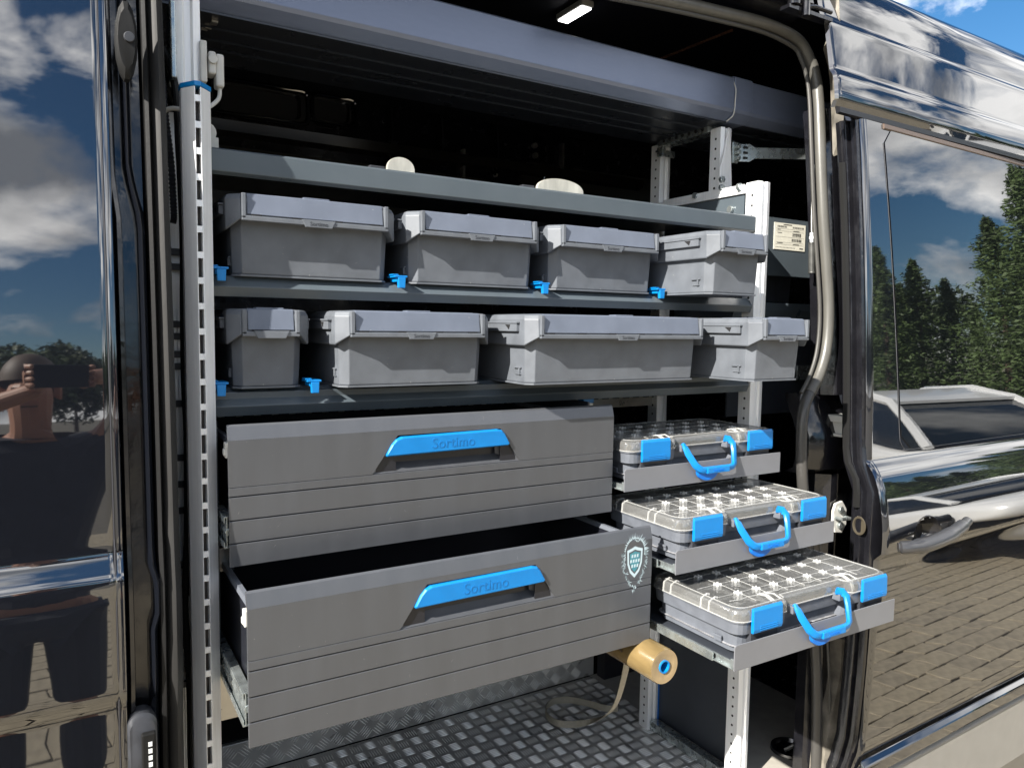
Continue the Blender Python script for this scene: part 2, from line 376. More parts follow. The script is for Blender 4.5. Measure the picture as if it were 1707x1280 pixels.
# door outer skin: (z, y) from bottom to roof gutter
DP = [(-1.13, 1.078), (-1.05, 1.052), (-1.0, 1.042), (-.85, 1.0335), (-.77, 1.0305), (-.70, 1.0288), (-.64, 1.0282), (-.60, 1.0285), (-.56, 1.0292), (-.543, 1.0285), (-.538, 1.0245), (-.525, 1.012), (-.520, 1.010), (-.49, 1.0095), (-.46, 1.011), (-.43, 1.0145), (-.40, 1.020), (-.375, 1.026), (-.352, 1.034), (-.338, 1.041), (-.325, 1.050), (-.316, 1.058),
      (-.308, 1.063), (-.30, 1.0635), (-.2, 1.0675), (-.1, 1.0725), (0, 1.0785), (.1, 1.0855), (.2, 1.0935), (.3, 1.1025), (.4, 1.1125), (.47, 1.1203), (.50, 1.124)]
def sy(z, prof=DP):
    if z <= prof[0][0]: return prof[0][1]
    for (a, ya), (b, yb) in zip(prof, prof[1:]):
        if z <= b: return ya+(yb-ya)*(z-a)/(b-a)
    return prof[-1][1]+(z-prof[-1][0])*.16
def side(z): return sy(max(z, -.30))+.065 if z > -.3 else 1.1285      # closed body side plane (upright below the waist)
def door_bend(x): return DS*(x-XD)
zs = [z for z, _ in DP]
def lerp_subdiv(P, n):
    o_ = []
    for a, b in zip(P, P[1:]):
        for k in range(n): o_.append(tuple(a[i]+(b[i]-a[i])*k/n for i in range(len(a))))
    return o_+[P[-1]]
dprof = crspline([(0, y, z) for z, y in DP], 5)
dprof = [(p.z, p.y) for p in dprof]
xsd = [XD, XD+.006, XD+.012, XD+.018]+[1.66+.005*k for k in range(60)]+[2.0, 2.2, 2.6, 3.1]
sdoor = MB()
cols = []
for x in xsd:
    e = .008 if x == XD else (.0016 if x == XD+.006 else 0)
    cols.append([(x, y+e+door_bend(x), z) for z, y in dprof])
sdoor.loft(cols, closed=False)
HX, HZ = at(1555, 897, 1.005).x-.012, at(1555, 897, 1.005).z+.006
kill = [f for f in sdoor.bm.faces if ((f.calc_center_median().x-HX)/.060)**2+((f.calc_center_median().z-HZ)/.045)**2 < 1]
bmesh.ops.delete(sdoor.bm, geom=kill, context='FACES')
door = sdoor.build('sliding_door', PAINT, van, smooth=True)
door['label'] = 'open black sliding door with reflections of trees and paving'
# rounded recess bowl and handle come below. Door edge (thickness) with steps, following the skin
def vstrip(pts, z0, z1, mt, name, parent, f=sy, n=24, close=True, bend=False, bevel=0, xz=None, smooth=True):
    """vertical extrusion of a closed profile [(x, offset from body side)] following the body's lean"""
    b = MB(); rings = []
    for k in range(n+1):
        z = z0+(z1-z0)*k/n; dx = xz(z) if xz else 0
        rings.append([(x+dx, f(z)+o_+(door_bend(x) if bend else 0), z) for x, o_ in pts])
    b.loft(rings, closed=close)
    return b.build(name, mt, parent, smooth=smooth, bevel=bevel)
skin_y = lambda z: max(sy(z), 1.03) if z < -.3 else sy(z)
vstrip([(XD+.001, .009), (XD-.008, .013), (XD-.009, .018), (XD-.002, .021), (XD-.003, .03), (XD-.016, .034), (XD-.018, .040), (XD-.012, .062), (XD+.05, .064), (XD+.05, .012)], -1.13, .50, JAMB, 'door_edge', door, f=skin_y)
vstrip([(XD-.020, .036), (XD-.026, .040), (XD-.026, .050), (XD-.018, .052)], -.42, .40, RUBDK, 'edge_seal', door, f=skin_y)
# window glass, proud of the door, with a thin dark seam
def glass_outline():
    return [(1.716, .452), (1.722, .475), (1.742, .486), (3.1, .486), (3.1, -.292), (1.81, -.292), (1.785, -.288), (1.772, -.275), (1.764, -.25), (1.752, -.1), (1.735, .15), (1.722, .35)]
G = glass_outline(); b = MB()
rows = []
for k in range(25):
    z = -.292+.778*k/24
    # left boundary at this height
    L_ = [p for p in G if p[0] < 3]
    pts = sorted([(p[1], p[0]) for p in L_])
    x_ = pts[0][1]
    best = None
    for (za, xa), (zb, xb) in zip(pts, pts[1:]):
        if za <= z <= zb and zb > za: best = xa+(xb-xa)*(z-za)/(zb-za)
    xl = best if best else (1.80 if z < -.28 else 1.745)
    rows.append([(xl+t*(3.08-xl), sy(z)-.0012+door_bend(xl+t*(3.08-xl)), z) for t in (0, .01, .05, .2, .4, .7, 1)])
b.loft(rows, closed=False)
gl = b.build('door_window', GLASS, door, smooth=True)
so_ = gl.modifiers.new('solid', 'SOLIDIFY'); so_.thickness = .001; so_.offset = -1; es_ = gl.modifiers.new('split2', 'EDGE_SPLIT'); es_.split_angle = math.radians(30)
# seam line around the window and its rubber gasket on top
pts = [(x, sy(z)-.0006+door_bend(x), z) for x, z in [(1.712, .452), (1.718, .35), (1.731, .15), (1.748, -.1), (1.760, -.25), (1.768, -.277), (1.784, -.291), (1.81, -.295), (2.2, -.2955), (3.1, -.297)]]
b = MB(); b.tube(crspline(pts, 4), .0006, 6); b.build('window_seam', mat('seam_grey', (.06, .06, .065), .5), door)
b = MB()
b.loft([[(x, sy(.486)+door_bend(x)-.001, .486), (x, sy(.486)+door_bend(x)-.004, .489), (x, sy(.486)+door_bend(x)-.003, .499), (x, sy(.5)+door_bend(x)+.003, .501)] for x in (1.715, 1.72, 2, 2.5, 3.1)])
b.build('window_gasket', mat('brown_gasket', (.10, .07, .055), .4), door)
# door handle: oval bowl and bar
hc = at(1555, 897, 1.005)
b = MB()
rg = []
for s_, dy in ((1.08, -.0004), (1.04, -.0022), (.97, -.001), (.90, .016), (.7, .034), (.1, .038)):
    rg.append([(hc.x-.012+math.cos(a)*.062*s_, sy(hc.z+.006+math.sin(a)*.047*s_)+door_bend(hc.x)+dy, hc.z+.006+math.sin(a)*.047*s_) for a in [2*PI*k/28 for k in range(28)]])
b.loft(rg, capa=False)
b.build('handle_bowl', mat('bowl_black', (.01, .01, .012), .2, ior=1.6), door, smooth=True)
hp = [at(1497, 912, .992), at(1515, 912, .978), at(1545, 907, .970), at(1580, 893, .972), at(1602, 878, .982), at(1613, 868, .996)]
b = MB(); b.tube(crspline(hp, 5), [.011]*2+[.0155]*6+[.0185]*9+[.016]*5+[.012]*4, 12, 1, .9); b.build('door_handle', mat('handle_black', (.03, .03, .032), .28, ior=1.7), door, smooth=True)
# ledge trims: thin rail groove under the roof, and the crease
def xline(z, dy, h, d, mt, name, parent, x0, x1, f=sy, bend=True):
    b = MB(); r_ = []
    for x in (x0, (x0+x1)/2, x1):
        bx = door_bend(x) if bend else 0
        r_.append([(x, f(z)+dy+bx, z), (x, f(z)+dy-d+bx, z+h*.15), (x, f(z)+dy-d+bx, z+h*.8), (x, f(z)+dy+bx+.004, z+h)])
    b.loft(r_); return b.build(name, mt, parent)
# upper body side above the door: bands with creases, up to the roof
UP = [(.515, 1.134), (.530, 1.128), (.533, 1.124), (.575, 1.129), (.590, 1.133), (.602, 1.141), (.615, 1.144), (.655, 1.151), (.700, 1.159), (.718, 1.163), (.727, 1.170), (.737, 1.174), (.78, 1.185), (.82, 1.200), (.86, 1.225), (.885, 1.255), (.90, 1.30), (.91, 1.40), (.915, 1.6), (.918, 2.0)]
up = [(p.z, p.y) for p in crspline([(0, y, z) for z, y in UP], 2)]
b = MB(); XU = 1.545
b.loft([[(x, y+e+DS*.5*(x-1.6), z) for z, y in up] for x, e in ((XU-.004, .012), (XU, .004), (XU+.008, 0), (2.2, 0), (3.2, 0))], closed=False)
b.build('upper_side_panel', PAINT, van, smooth=True)
b = MB()
for x0_, x1_, zz, dd in ((XU+.004, 3.2, .505, .0), ):
    b.loft([[(x, 1.136+DS*.5*(x-1.6), .500), (x, 1.126+DS*.5*(x-1.6), .502), (x, 1.126+DS*.5*(x-1.6), .514), (x, 1.140+DS*.5*(x-1.6), .516)] for x in (x0_, x1_)])
b.build('sliding_rail', mat('rail_black', (.012, .012, .014), .35), van)
# lower mouldings
b = MB(); b.loft([[(x, sy(-1.05)+door_bend(x)-.006, -1.045), (x, sy(-1.05)+door_bend(x)-.020, -1.058), (x, sy(-1.05)+door_bend(x)-.020, -1.088), (x, sy(-1.05)+door_bend(x), -1.105)] for x in (XD+.004, 2.2, 3.1)])
b.build('door_moulding', PAINT, door, bevel=.004)
b = MB(); b.loft([[(x, sy(-1.1)+door_bend(x)-.004, -1.112), (x, sy(-1.1)+door_bend(x)-.018, -1.12), (x, sy(-1.1)+door_bend(x)-.022, -1.3), (x, sy(-1.1)+door_bend(x)+.02, -1.42)] for x in (XD+.01, 2.2, 3.1)])
b.build('lower_cladding', GREYCLAD, door, bevel=.003)
# C pillar behind the door's edge
PW = [(1.606, .06), (1.622, .045), (1.634, .034), (1.650, .032), (1.664, .036), (1.672, .05), (1.676, .075), (1.70, .08), (1.78, .08), (1.78, .088), (1.606, .088)]
vstrip(PW, -.16, .545, JAMB, 'rear_pillar', van, f=lambda z: side(z)-.01, n=30)
vstrip([(x+(.0 if x < 1.66 else 0), o_) for x, o_ in PW], -1.35, -.36, JAMB, 'rear_pillar', van, f=lambda z: side(z)-.0, n=20)
# widened latch area of the pillar, a stepped pressing
P_ = [(1.565, .088), (1.570, .055), (1.60, .030), (1.66, .024), (1.70, .03), (1.70, .088)]
b = MB(); rings = []
for z, s_ in ((-.36, 0), (-.345, .8), (-.31, 1), (-.26, 1), (-.225, .7), (-.20, .35), (-.175, .1), (-.16, 0)):
    rings.append([(x, side(z)+o_+(1-s_)*.035, z) for x, o_ in P_])
b.loft(rings); b.build('pillar_pressing', JAMB, van, smooth=True)
# upper corner gusset: pale dusty pressing at the top of the pillar
DUST = mat('dusty_jamb_paint', (.16, .145, .12), .5, noise=.5, nscale=25, bump=.3, bscale=60)
b = MB()
b.loft([[(*at(u, v, D)[:2], at(u, v, D).z) for u, v, D in ring] for ring in (
    [(1392, -15, 1.20), (1398, -15, 1.17), (1400, 30, 1.17), (1386, 60, 1.19)],
    [(1388, 40, 1.20), (1402, 60, 1.175), (1408, 85, 1.18), (1372, 82, 1.2)],
    [(1380, 90, 1.2), (1410, 100, 1.18), (1411, 106, 1.18), (1380, 110, 1.2)],
    [(1383, 118, 1.2), (1408, 128, 1.18), (1409, 134, 1.18), (1384, 140, 1.2)],
    [(1386, 200, 1.205), (1406, 205, 1.185), (1406, 210, 1.185), (1387, 215, 1.205)],
    [(1388, 250, 1.205), (1402, 250, 1.195), (1402, 256, 1.195), (1388, 262, 1.205)])])
b.build('pillar_gusset', DUST, van, bevel=.002)
for (u, v) in ((1401, 212), (1404, 262), (1407, 276)):
    p = at(u, v, 1.185); b = MB()
    for k in range(4): b.cyl((p.x-.004, p.y, p.z-.018+.009*k), (p.x+.006, p.y-.008, p.z-.016+.009*k), .0045, 8)
    b.build('buffer', RUBDK, van, smooth=True)
# striker, latch hole, catch block
p = at(1400, 862, 1.155)
oc = [(-.022, .038), (.004, .042), (.022, .02), (.024, -.02), (.008, -.04), (-.02, -.036), (-.03, -.01), (-.03, .02)]
b = MB(); b.prism([(p.x+x, p.z+z) for x, z in oc], p.y-.003, p.y+.004, 'y'); sp = b.build('striker_plate', WHITEP, van, bevel=.0015)
for dz in (.022, -.018):
    b = MB(); b.cyl((p.x-.006, p.y-.010, p.z+dz), (p.x-.006, p.y, p.z+dz), .008, 14); b.build('bolt', GALV, sp, bevel=.001)
b = MB(); b.tube([(p.x-.022, p.y, p.z+.002), (p.x-.02, p.y-.02, p.z+.002), (p.x+.012, p.y-.02, p.z+.0), (p.x+.014, p.y, p.z)], .0045, 8); b.build('striker_bar', GALV, sp, smooth=True)
p = at(1405, 706, 1.15)
b = MB(); b.box(p.x-.022, p.x+.03, p.y-.018, p.y+.03, p.z+.004, p.z+.021); b.box(p.x-.016, p.x+.03, p.y-.010, p.y+.03, p.z-.024, p.z+.004); b.box(p.x-.024, p.x+.03, p.y-.016, p.y+.03, p.z-.031, p.z-.024)
b.build('catch_block', WHITEP, van, bevel=.002)
p = at(1440, 862, 1.11)
b = MB()
rg = [[(XD-.0185-dx, skin_y(p.z)+.036+math.cos(a)*.016*s_, p.z+math.sin(a)*.021*s_) for a in [2*PI*k/20 for k in range(20)]] for s_, dx in ((1.1, 0), (1.05, .0015), (.85, .0012), (.75, -.004), (.3, -.004))]
b.loft(rg, capa=False); b.build('latch_opening', mat('worn_brass', (.10, .085, .06), .4, metal=.5), door, smooth=True)
# opening seal (grey rubber tube, dark below the catch) and its lip
SP = [(1000, -20), (1105, 0), (1204, 22), (1280, 42), (1328, 66), (1348, 96), (1359, 128), (1364, 170), (1367, 250), (1371, 350), (1377, 440), (1381, 520), (1377, 580), (1366, 622), (1350, 655)]
def sealp(u, v):
    p = at(u, v, 1.18)
    for _ in range(4): p = at(u, v, side(p.z)+.02)
    return p
b = MB(); b.tube(crspline([sealp(*q) for q in SP], 5), .0138, 12); b.build('door_seal', RUBBER, van, smooth=True)
b = MB(); b.tube(crspline([sealp(u-(12 if v > 80 else 4), v+(0 if v > 80 else 12))+Vector((0, .004, 0)) for u, v in SP], 5), .0048, 10); b.build('seal_lip', mat('seal_lip_rubber', (.05, .048, .043), .5), van, smooth=True)
SP2 = [(1350, 655), (1340, 682), (1336, 730), (1337, 790), (1342, 860), (1350, 960), (1358, 1060), (1362, 1160), (1360, 1290)]
b = MB(); b.tube(crspline([sealp(*q) for q in SP2], 5), .0130, 12); b.build('door_seal', mat('dark_seal', (.05, .048, .045), .3, bump=.1, bscale=200), van, smooth=True)
b = MB(); b.tube(crspline([sealp(u+15, v)+Vector((0, -.01, 0)) for u, v in SP2[4:]], 5), .003, 8); b.build('seal_lip', RUBBER, van, smooth=True)
# flange sweeping down in front of the pillar, lower right
b = MB()
fl = [(1395, 1065, 1.13), (1418, 1065, 1.12), (1416, 1120, 1.12), (1404, 1180, 1.12), (1392, 1240, 1.12), (1386, 1300, 1.12)]
q = [at(u, v, D) for u, v, D in fl[1:]]
b.loft([[tuple(p), tuple(p+Vector((-.022, .01, 0))), tuple(p+Vector((-.022, .05, 0))), tuple(p+Vector((0, .05, 0)))] for p in crspline(q, 4)])
b.build('sill_flange', DUST, van, smooth=True)
# door roller arm at the upper corner
p = at(1338, 14, 1.16)
b = MB(); b.cyl((p.x-.03, p.y, p.z), (p.x-.03, p.y, p.z+.02), .014, 12); b.box(p.x-.05, p.x+.10, p.y-.005, p.y+.02, p.z-.01, p.z-.002); b.tube([(p.x-.01, p.y, p.z), (p.x+.04, p.y, p.z+.012), (p.x+.1, p.y, p.z+.012)], .005, 8); b.cyl((p.x+.0, p.y-.01, p.z-.02), (p.x+.0, p.y-.01, p.z+.016), .008, 10)
b.build('roller_arm', JAMB, van, smooth=True)
# header above the opening
b = MB(); b.loft([[(x, 1.235, .728), (x, 1.185, .735), (x, 1.175, .75), (x, 1.19, .80), (x, 1.235, .875), (x, 1.3, .90), (x, 1.3, .74)] for x in (-.6, XU-.04)]); b.build('header', JAMB, van, smooth=True)
b = MB(); b.loft([[(x, y, z) for z, y in up] for x in (-1.6, XU-.02)], closed=False)
# left: cab door, gap, pillar
LP = [(z, y+.065) for z, y in DP]
def ly(z):
    # cab door skin with a broad waist crease and a lower fold
    base = sy(max(z, -.30))+.065
    if z < -.30: base = 1.1285
    return base
CAB = [(-1.2, 1.150), (-.80, 1.146), (-.66, 1.143), (-.548, 1.1410), (-.538, 1.1385), (-.522, 1.130), (-.512, 1.1275), (-.49, 1.1268), (-.42, 1.1258), (-.362, 1.1265), (-.345, 1.1315), (-.325, 1.1390), (-.312, 1.1415), (-.29, 1.1425), (-.2, 1.147), (-.1, 1.1525), (0, 1.1595), (.1, 1.1685), (.2, 1.179), (.3, 1.190), (.4, 1.203), (.6, 1.232)]
XL = .062
cabp = [(p.z, p.y) for p in crspline([(0, y, z) for z, y in CAB], 4)]
b = MB()
b.loft([[(x, y+e, z) for z, y in cabp] for x, e in ((-1.1, 0), (-.5, 0), (-.1, 0), (XL-.020, 0), (XL-.0135, 0), (XL-.0115, .0012), (XL-.0095, 0), (XL-.002, .0004), (XL, .006), (XL+.001, .03))], closed=False)
cab = b.build('front_door', PAINT, van, smooth=True); cab['label'] = 'closed black front door reflecting clouds and the photographer'
cabf = lambda z: sy(z, CAB)
b = MB(); b.tube([(XL-.0115, cabf(z)+.0004, z) for z in [(-1.2+1.8*k/40) for k in range(41)]], .0012, 6); b.build('door_seam', mat('seam_dark', (.03, .03, .035), .4), cab)
bump_x = lambda z: -.016*max(0, min(1, (z-.14)/.07)) if z > .14 else 0
vstrip([(XL+.002, .012), (XL+.004, .006), (XL+.009, .008), (XL+.011, .018), (XL+.009, .05), (XL+.002, .05)], -1.2, .55, JAMB, 'door_frame_edge', cab, f=cabf, xz=lambda z: bump_x(z)*.45, n=60)
vstrip([(XL+.006, .035), (XL+.04, .035), (XL+.05, .05), (XL+.006, .06)], -1.2, .6, JAMB, 'gap_channel', van, f=cabf)
vstrip([(XL+.028, .030), (XL+.031, .010), (XL+.035, .005), (XL+.039, .010), (XL+.041, .022), (XL+.044, .04), (XL+.028, .05)], -1.2, .6, PAINT, 'pillar_flange', van, f=cabf, xz=lambda z: bump_x(z)*.9+(.006 if -.42 < z < -.36 else 0), n=80)
vstrip([(XL+.042, .02), (XL+.044, .008), (XL+.049, .006), (XL+.052, .016), (XL+.056, .03)], -1.2, .6, RUBDK, 'pillar_rubber', van, f=cabf)
vstrip([(XL+.050, .03), (XL+.052, .018), (XL+.057, .010), (XL+.064, .007), (XL+.070, .011), (XL+.073, .018), (XL+.074, .03), (XL+.074, .10), (XL+.056, .10)], -1.25, .6, mat('shade_darkened_seal', (.016, .0155, .015), .6, spec=.3, noise=.1, nscale=40, bump=.2, bscale=300, stretch=(1, 1, .2)), 'door_seal', van, f=cabf, n=30)  # seal rubber darkened in colour to stand in for shade at the pillar
# hinge buffer at the top of the pillar gap, and the contact unit at the bottom
p = at(210, 70, 1.185)
b = MB(); b.loft([[(p.x+math.cos(a)*r_*.5+dx, p.y-dy, p.z+math.sin(a)*r_*(1.9 if abs(dx) < 1 else 1)) for a in [2*PI*k/14 for k in range(14)]] for r_, dy, dx in ((.028, -.01, 0), (.028, .006, 0), (.021, .014, 0))])
q_ = b.build('hinge_buffer', RUBDK, van, smooth=True)
b = MB(); b.cyl((p.x+.003, p.y-.018, p.z+.002), (p.x+.003, p.y-.01, p.z+.002), .007, 16); b.build('buffer_bolt', DARKP, q_, bevel=.001)
p = at(237, 1215, 1.14)
b = MB(); b.loft([[(p.x+math.cos(a)*.019*s_, p.y-dy, p.z-.02+(math.sin(a)*.019+(.028 if math.sin(a) >= 0 else -.07))*s_) for a in [2*PI*(k+.5)/20 for k in range(20)]] for s_, dy in ((1, -.02), (1, .006), (.85, .010))])
q_ = b.build('door_contact', DARKP, van, smooth=True)
b = MB(); b.box(p.x-.002, p.x+.016, p.y-.018, p.y-.008, p.z-.075, p.z+.0)
b.build('contact_frame', RUBDK, q_, bevel=.002)
b = MB()
for k in range(4): b.box(p.x+.006, p.x+.011, p.y-.0195, p.y-.0175, p.z-.012-.010*k-.006, p.z-.012-.010*k)
b.build('contact_pin', ALU, q_)
# interior shell
FZ = -1.17; CZ = .86; YB = 2.85
def panel(name, pts, mt, parent=van): b = MB(); b.quad(*pts); return b.build(name, mt, parent)
panel('far_wall', [(-1.0, YB, FZ-.1), (4.2, YB, FZ-.1), (4.2, YB, CZ+.1), (-1.0, YB, CZ+.1)], INNER)
panel('ceiling', [(-1.0, 1.24, CZ), (4.2, 1.24, CZ), (4.2, YB, CZ), (-1.0, YB, CZ)], mat('dark_navy_lining', (.006, .007, .014), .7))
panel('bulkhead', [(-.45, 1.2, FZ), (-.45, YB, FZ), (-.45, YB, CZ), (-.45, 1.2, CZ)], INNER)
panel('rear_wall', [(4.2, 1.2, FZ), (4.2, YB, FZ), (4.2, YB, CZ), (4.2, 1.2, CZ)], INNER)
panel('roof_skin', [(-1.6, 1.6, .93), (4.3, 1.6, .93), (4.3, 3.0, .93), (-1.6, 3.0, .93)], PAINT)
panel('far_side_skin', [(-1.6, 3.0, -1.45), (4.3, 3.0, -1.45), (4.3, 3.0, .93), (-1.6, 3.0, .93)], PAINT)
panel('rear_quarter', [(1.76, 1.22, -1.4), (4.3, 1.25, -1.4), (4.3, 1.27, .7), (1.76, 1.24, .7)], JAMB)
panel('rear_skin', [(4.3, 1.2, -1.4), (4.3, 3.0, -1.4), (4.3, 3.0, .93), (4.3, 1.2, .93)], PAINT)
panel('front_inner_wall', [(-1.0, 1.26, -1.3), (.06, 1.26, -1.3), (.06, 1.26, .9), (-1.0, 1.26, .9)], INNER)
panel('front_skin', [(-1.6, 1.2, -1.4), (-1.6, 3.0, -1.4), (-1.6, 3.0, .93), (-1.6, 1.2, .93)], PAINT)
b = MB(); b.box(-1.5, 4.2, 1.16, 2.95, -1.35, -1.19); b.build('underfloor', INNER, van)
# pressed structure on the far wall
b = MB()
def rrect(cx, cz, w_, h_, r_, n=5):
    o_ = []
    for qx, qz, a0 in ((1, 1, 0), (-1, 1, 90), (-1, -1, 180), (1, -1, 270)):
        for k in range(n+1):
            a = math.radians(a0+90*k/n); o_.append((cx+qx*(w_/2-r_)+math.cos(a)*r_, cz+qz*(h_/2-r_)+math.sin(a)*r_))
    return o_
for cx, cz, w_, h_ in ((.62, .79, .34, .10), (.88, .80, .17, .09), (.38, .80, .16, .12)):
    b.loft([[(x, YB-dy, z) for x, z in rrect(cx, cz, w_*s_, h_*s_, .02)] for s_, dy in ((1.04, 0), (1, .02), (.9, .02), (.84, .004))], capa=False)

for cx, cz, w_, h_ in ((.62, .79, .36, .12), (.90, .80, .17, .10), (.40, .80, .17, .13)):
    O = [Vector((x, YB-.022, z)) for x, z in rrect(cx, cz, w_, h_, .025, 4)]; q_ = MB(); q_.tube(O+[O[0]], .007, 8); q_.build('wall_ring', PAINT, van, smooth=True)  # glossy tube rims added so the pressings catch highlights
for x in (1.12, 1.34, 1.6, 1.85): q_ = MB(); q_.tube([(x, YB-.02, .64), (x+.01, YB-.03, .74), (x+.005, YB-.02, .85)], .006, 8); q_.build('wall_rib', PAINT, van, smooth=True)
b.build('wall_pressing', mat('glossy_inner_steel', (.03, .03, .03), .10, ior=2.4), van, smooth=True)
b = MB(); b.prism([(YB, .655), (YB-.05, .665), (YB-.06, .70), (YB, .71)], .2, 2.4, 'x'); b.build('wall_rail', mat('glossy_inner_paint', (.02, .018, .016), .15, ior=1.6), van)
for x0_, x1_, z0_, z1_ in ((.42, 1.60, .36, .62), (1.74, 2.6, .40, .72)):
    b = MB(); b.prism(rrect((x0_+x1_)/2, (z0_+z1_)/2, x1_-x0_, z1_-z0_, .05), YB-.015, YB, 'y'); b.build('wall_board', mat('brown_black_board', (.035, .032, .028), .35), van)
for k in range(16):
    x = random.uniform(1.0, 2.4); z = random.uniform(.62, .95); b = MB(); b.cyl((x, YB-.02, z), (x, YB-.005, z), random.uniform(.008, .014), 8)
    if k % 4 == 0: b.box(x-.01, x+.0, YB-.03, YB, z-.08, z+.06)
    b.build('wall_clip', ALUD if k % 3 == 0 else INNER, van, smooth=True)
# ceiling lamp and the stitched cord on the ceiling
q0 = at(957, 12, 1.70); q0.z = CZ-.012
q0 = Vector((1.205, 1.705, CZ-.014))
lamp = thing('ceiling_lamp', 'small white rectangular lamp glowing on the dark van ceiling', 'lamp', (q0.x, q0.y, CZ))
b = MB(); b.box(q0.x-.02, q0.x+.02, q0.y-.062, q0.y+.062, CZ-.02, CZ-.003); b.build('housing', WHITEP, lamp, bevel=.004)
b = MB(); b.box(q0.x-.016, q0.x+.016, q0.y-.055, q0.y+.055, CZ-.024, CZ-.0205); b.build('diffuser', LEDM, lamp, bevel=.001)
b = MB()
for k in range(26):
    a = Vector((1.655, 1.86, CZ-.006)).lerp(Vector((1.67, 1.57, CZ-.006)), k/26); b.box(a.x-.003, a.x+.003, a.y-.004, a.y+.003, a.z-.003, a.z+.003)
b.build('ceiling_seam', mat('brown_cord', (.22, .10, .06), .7), van)['kind'] = 'stuff'

# floor: tread plate with raised bars, a step at the back
fl_ = MB(); fl_.quad((-.4, 1.14, FZ), (1.95, 1.14, FZ), (1.95, 1.93, FZ), (-.4, 1.93, FZ))
flo = fl_.build('tread_floor', TREAD, van)
b = MB(); b.box(-.4, 1.50, 1.935, 1.95, FZ+.0, FZ+.088); st = b.build('tread_step', TREAD, van, bevel=.002)
b = MB(); b.box(-.4, 1.50, 1.955, YB, FZ+.084, FZ+.088); b.build('rear_floor_board', PLYBLACK, van)
def bars(face, x0_, x1_, a0, a1, base):
    b = MB(); P = .0405
    nx = int((x1_-x0_)/P); ny = max(1, int((a1-a0)/P))
    for i in range(nx):
        for j in range(ny):
            cx = x0_+(i+.5)*P; cy = a0+(j+.5)*P
            rot = (i+j) % 2
            for k in range(5):
                t = (k-2)*.0070; l_ = .0165; w_ = .00155
                ang = math.radians(45 if rot else -45) if face == 'step' else (0 if rot else PI/2)
                d = (math.cos(ang), math.sin(ang)); n_ = (-d[1], d[0])
                c = (cx+n_[0]*t, cy+n_[1]*t)
                P4 = [(c[0]+d[0]*l_*sx_+n_[0]*w_*sy_, c[1]+d[1]*l_*sx_+n_[1]*w_*sy_) for sx_, sy_ in ((-1, 0), (-.5, -1), (.5, -1), (1, 0), (.5, 1), (-.5, 1))]
                T = [(c[0]+(p_[0]-c[0])*.45, c[1]+(p_[1]-c[1])*.45) for p_ in P4]
                if face == 'step': b.loft([[(p_[0], base, p_[1]) for p_ in P4], [(p_[0], base-.0022, p_[1]) for p_ in T]], capa=False)
                else: b.loft([[(p_[0], p_[1], base) for p_ in P4], [(p_[0], p_[1], base+.0022) for p_ in T]], capa=False)
    return b
o = bars('floor', .15, 1.92, 1.15, 1.93, FZ+.0001).build('tread_bars', TREADB, flo); o['kind'] = 'stuff'
o = bars('step', .15, 1.48, FZ+.003, FZ+.087, 1.9349).build('tread_bars', TREADB, st); o['kind'] = 'stuff'
# round tie-down bowl in the floor at right and pale sill
p = Vector((1.70, 1.30, FZ+.01))
b = MB(); b.loft([[(p.x+math.cos(a)*r_, p.y+math.sin(a)*r_, FZ+dz) for a in [2*PI*k/24 for k in range(24)]] for r_, dz in ((.052, .002), (.05, .012), (.042, .014), (.038, .005), (.01, .004))], capa=False)
tb = b.build('tie_down_bowl', JAMB, van, smooth=True)
b = MB(); b.tube([(p.x-.02, p.y, FZ+.008), (p.x, p.y-.01, FZ+.018), (p.x+.025, p.y+.005, FZ+.008)], .005, 8); b.build('tie_ring', ALUD, tb, smooth=True)
b = MB(); b.quad((1.48, 1.14, FZ+.003), (1.95, 1.14, FZ+.003), (1.95, 1.93, FZ+.003), (1.48, 1.93, FZ+.003)); b.build('floor_board', mat('grey_floor_board', (.35, .33, .29), .6, noise=.1, nscale=30), van)

# ------------------------------------------------------------------ shelving rack
rack = thing('shelving_rack', 'aluminium and dark grey steel shelving rack fitted inside the van doorway', 'shelving', (.8, 1.45, FZ))
def part(b, name, mt, parent=rack, **k): return b.build(name, mt, parent, **k)
# left front slotted post: two angled wings with a slotted centre strip and blue cap
zt, zb_ = .345, FZ
x0_, x1_ = .158, .199
b = MB(); b.prism([(x0_, 1.232), (x0_+.0155, 1.208), (x0_+.0165, 1.208), (x0_+.0165, 1.25), (x0_, 1.25)], zb_, zt); part(b, 'post_wing', ALU, bevel=.0008)
b = MB(); b.prism([(x1_, 1.228), (x1_-.0165, 1.208), (x1_-.0175, 1.208), (x1_-.0175, 1.25), (x1_, 1.25)], zb_, zt); part(b, 'post_wing', ALU, bevel=.0008)
b = MB(); z = zt-.012
while z > zb_: b.box(x0_+.0165, x1_-.0175, 1.2085, 1.211, z-.0095, z); z -= .0382
part(b, 'slot_strip', ALU)['kind'] = 'stuff'; b = MB(); b.box(x0_+.017, x1_-.018, 1.226, 1.24, zb_, zt-.002); part(b, 'slot_channel', mat('slot_brown', (.07, .06, .055), .5))
b = MB(); b.prism([(x0_-.001, 1.233), (x0_+.0155, 1.2065), (x1_-.0165, 1.2065), (x1_+.001, 1.228), (x1_+.001, 1.251), (x0_-.001, 1.251)], zt+.0005, zt+.0075); part(b, 'post_cap', BLUE, bevel=.0008)
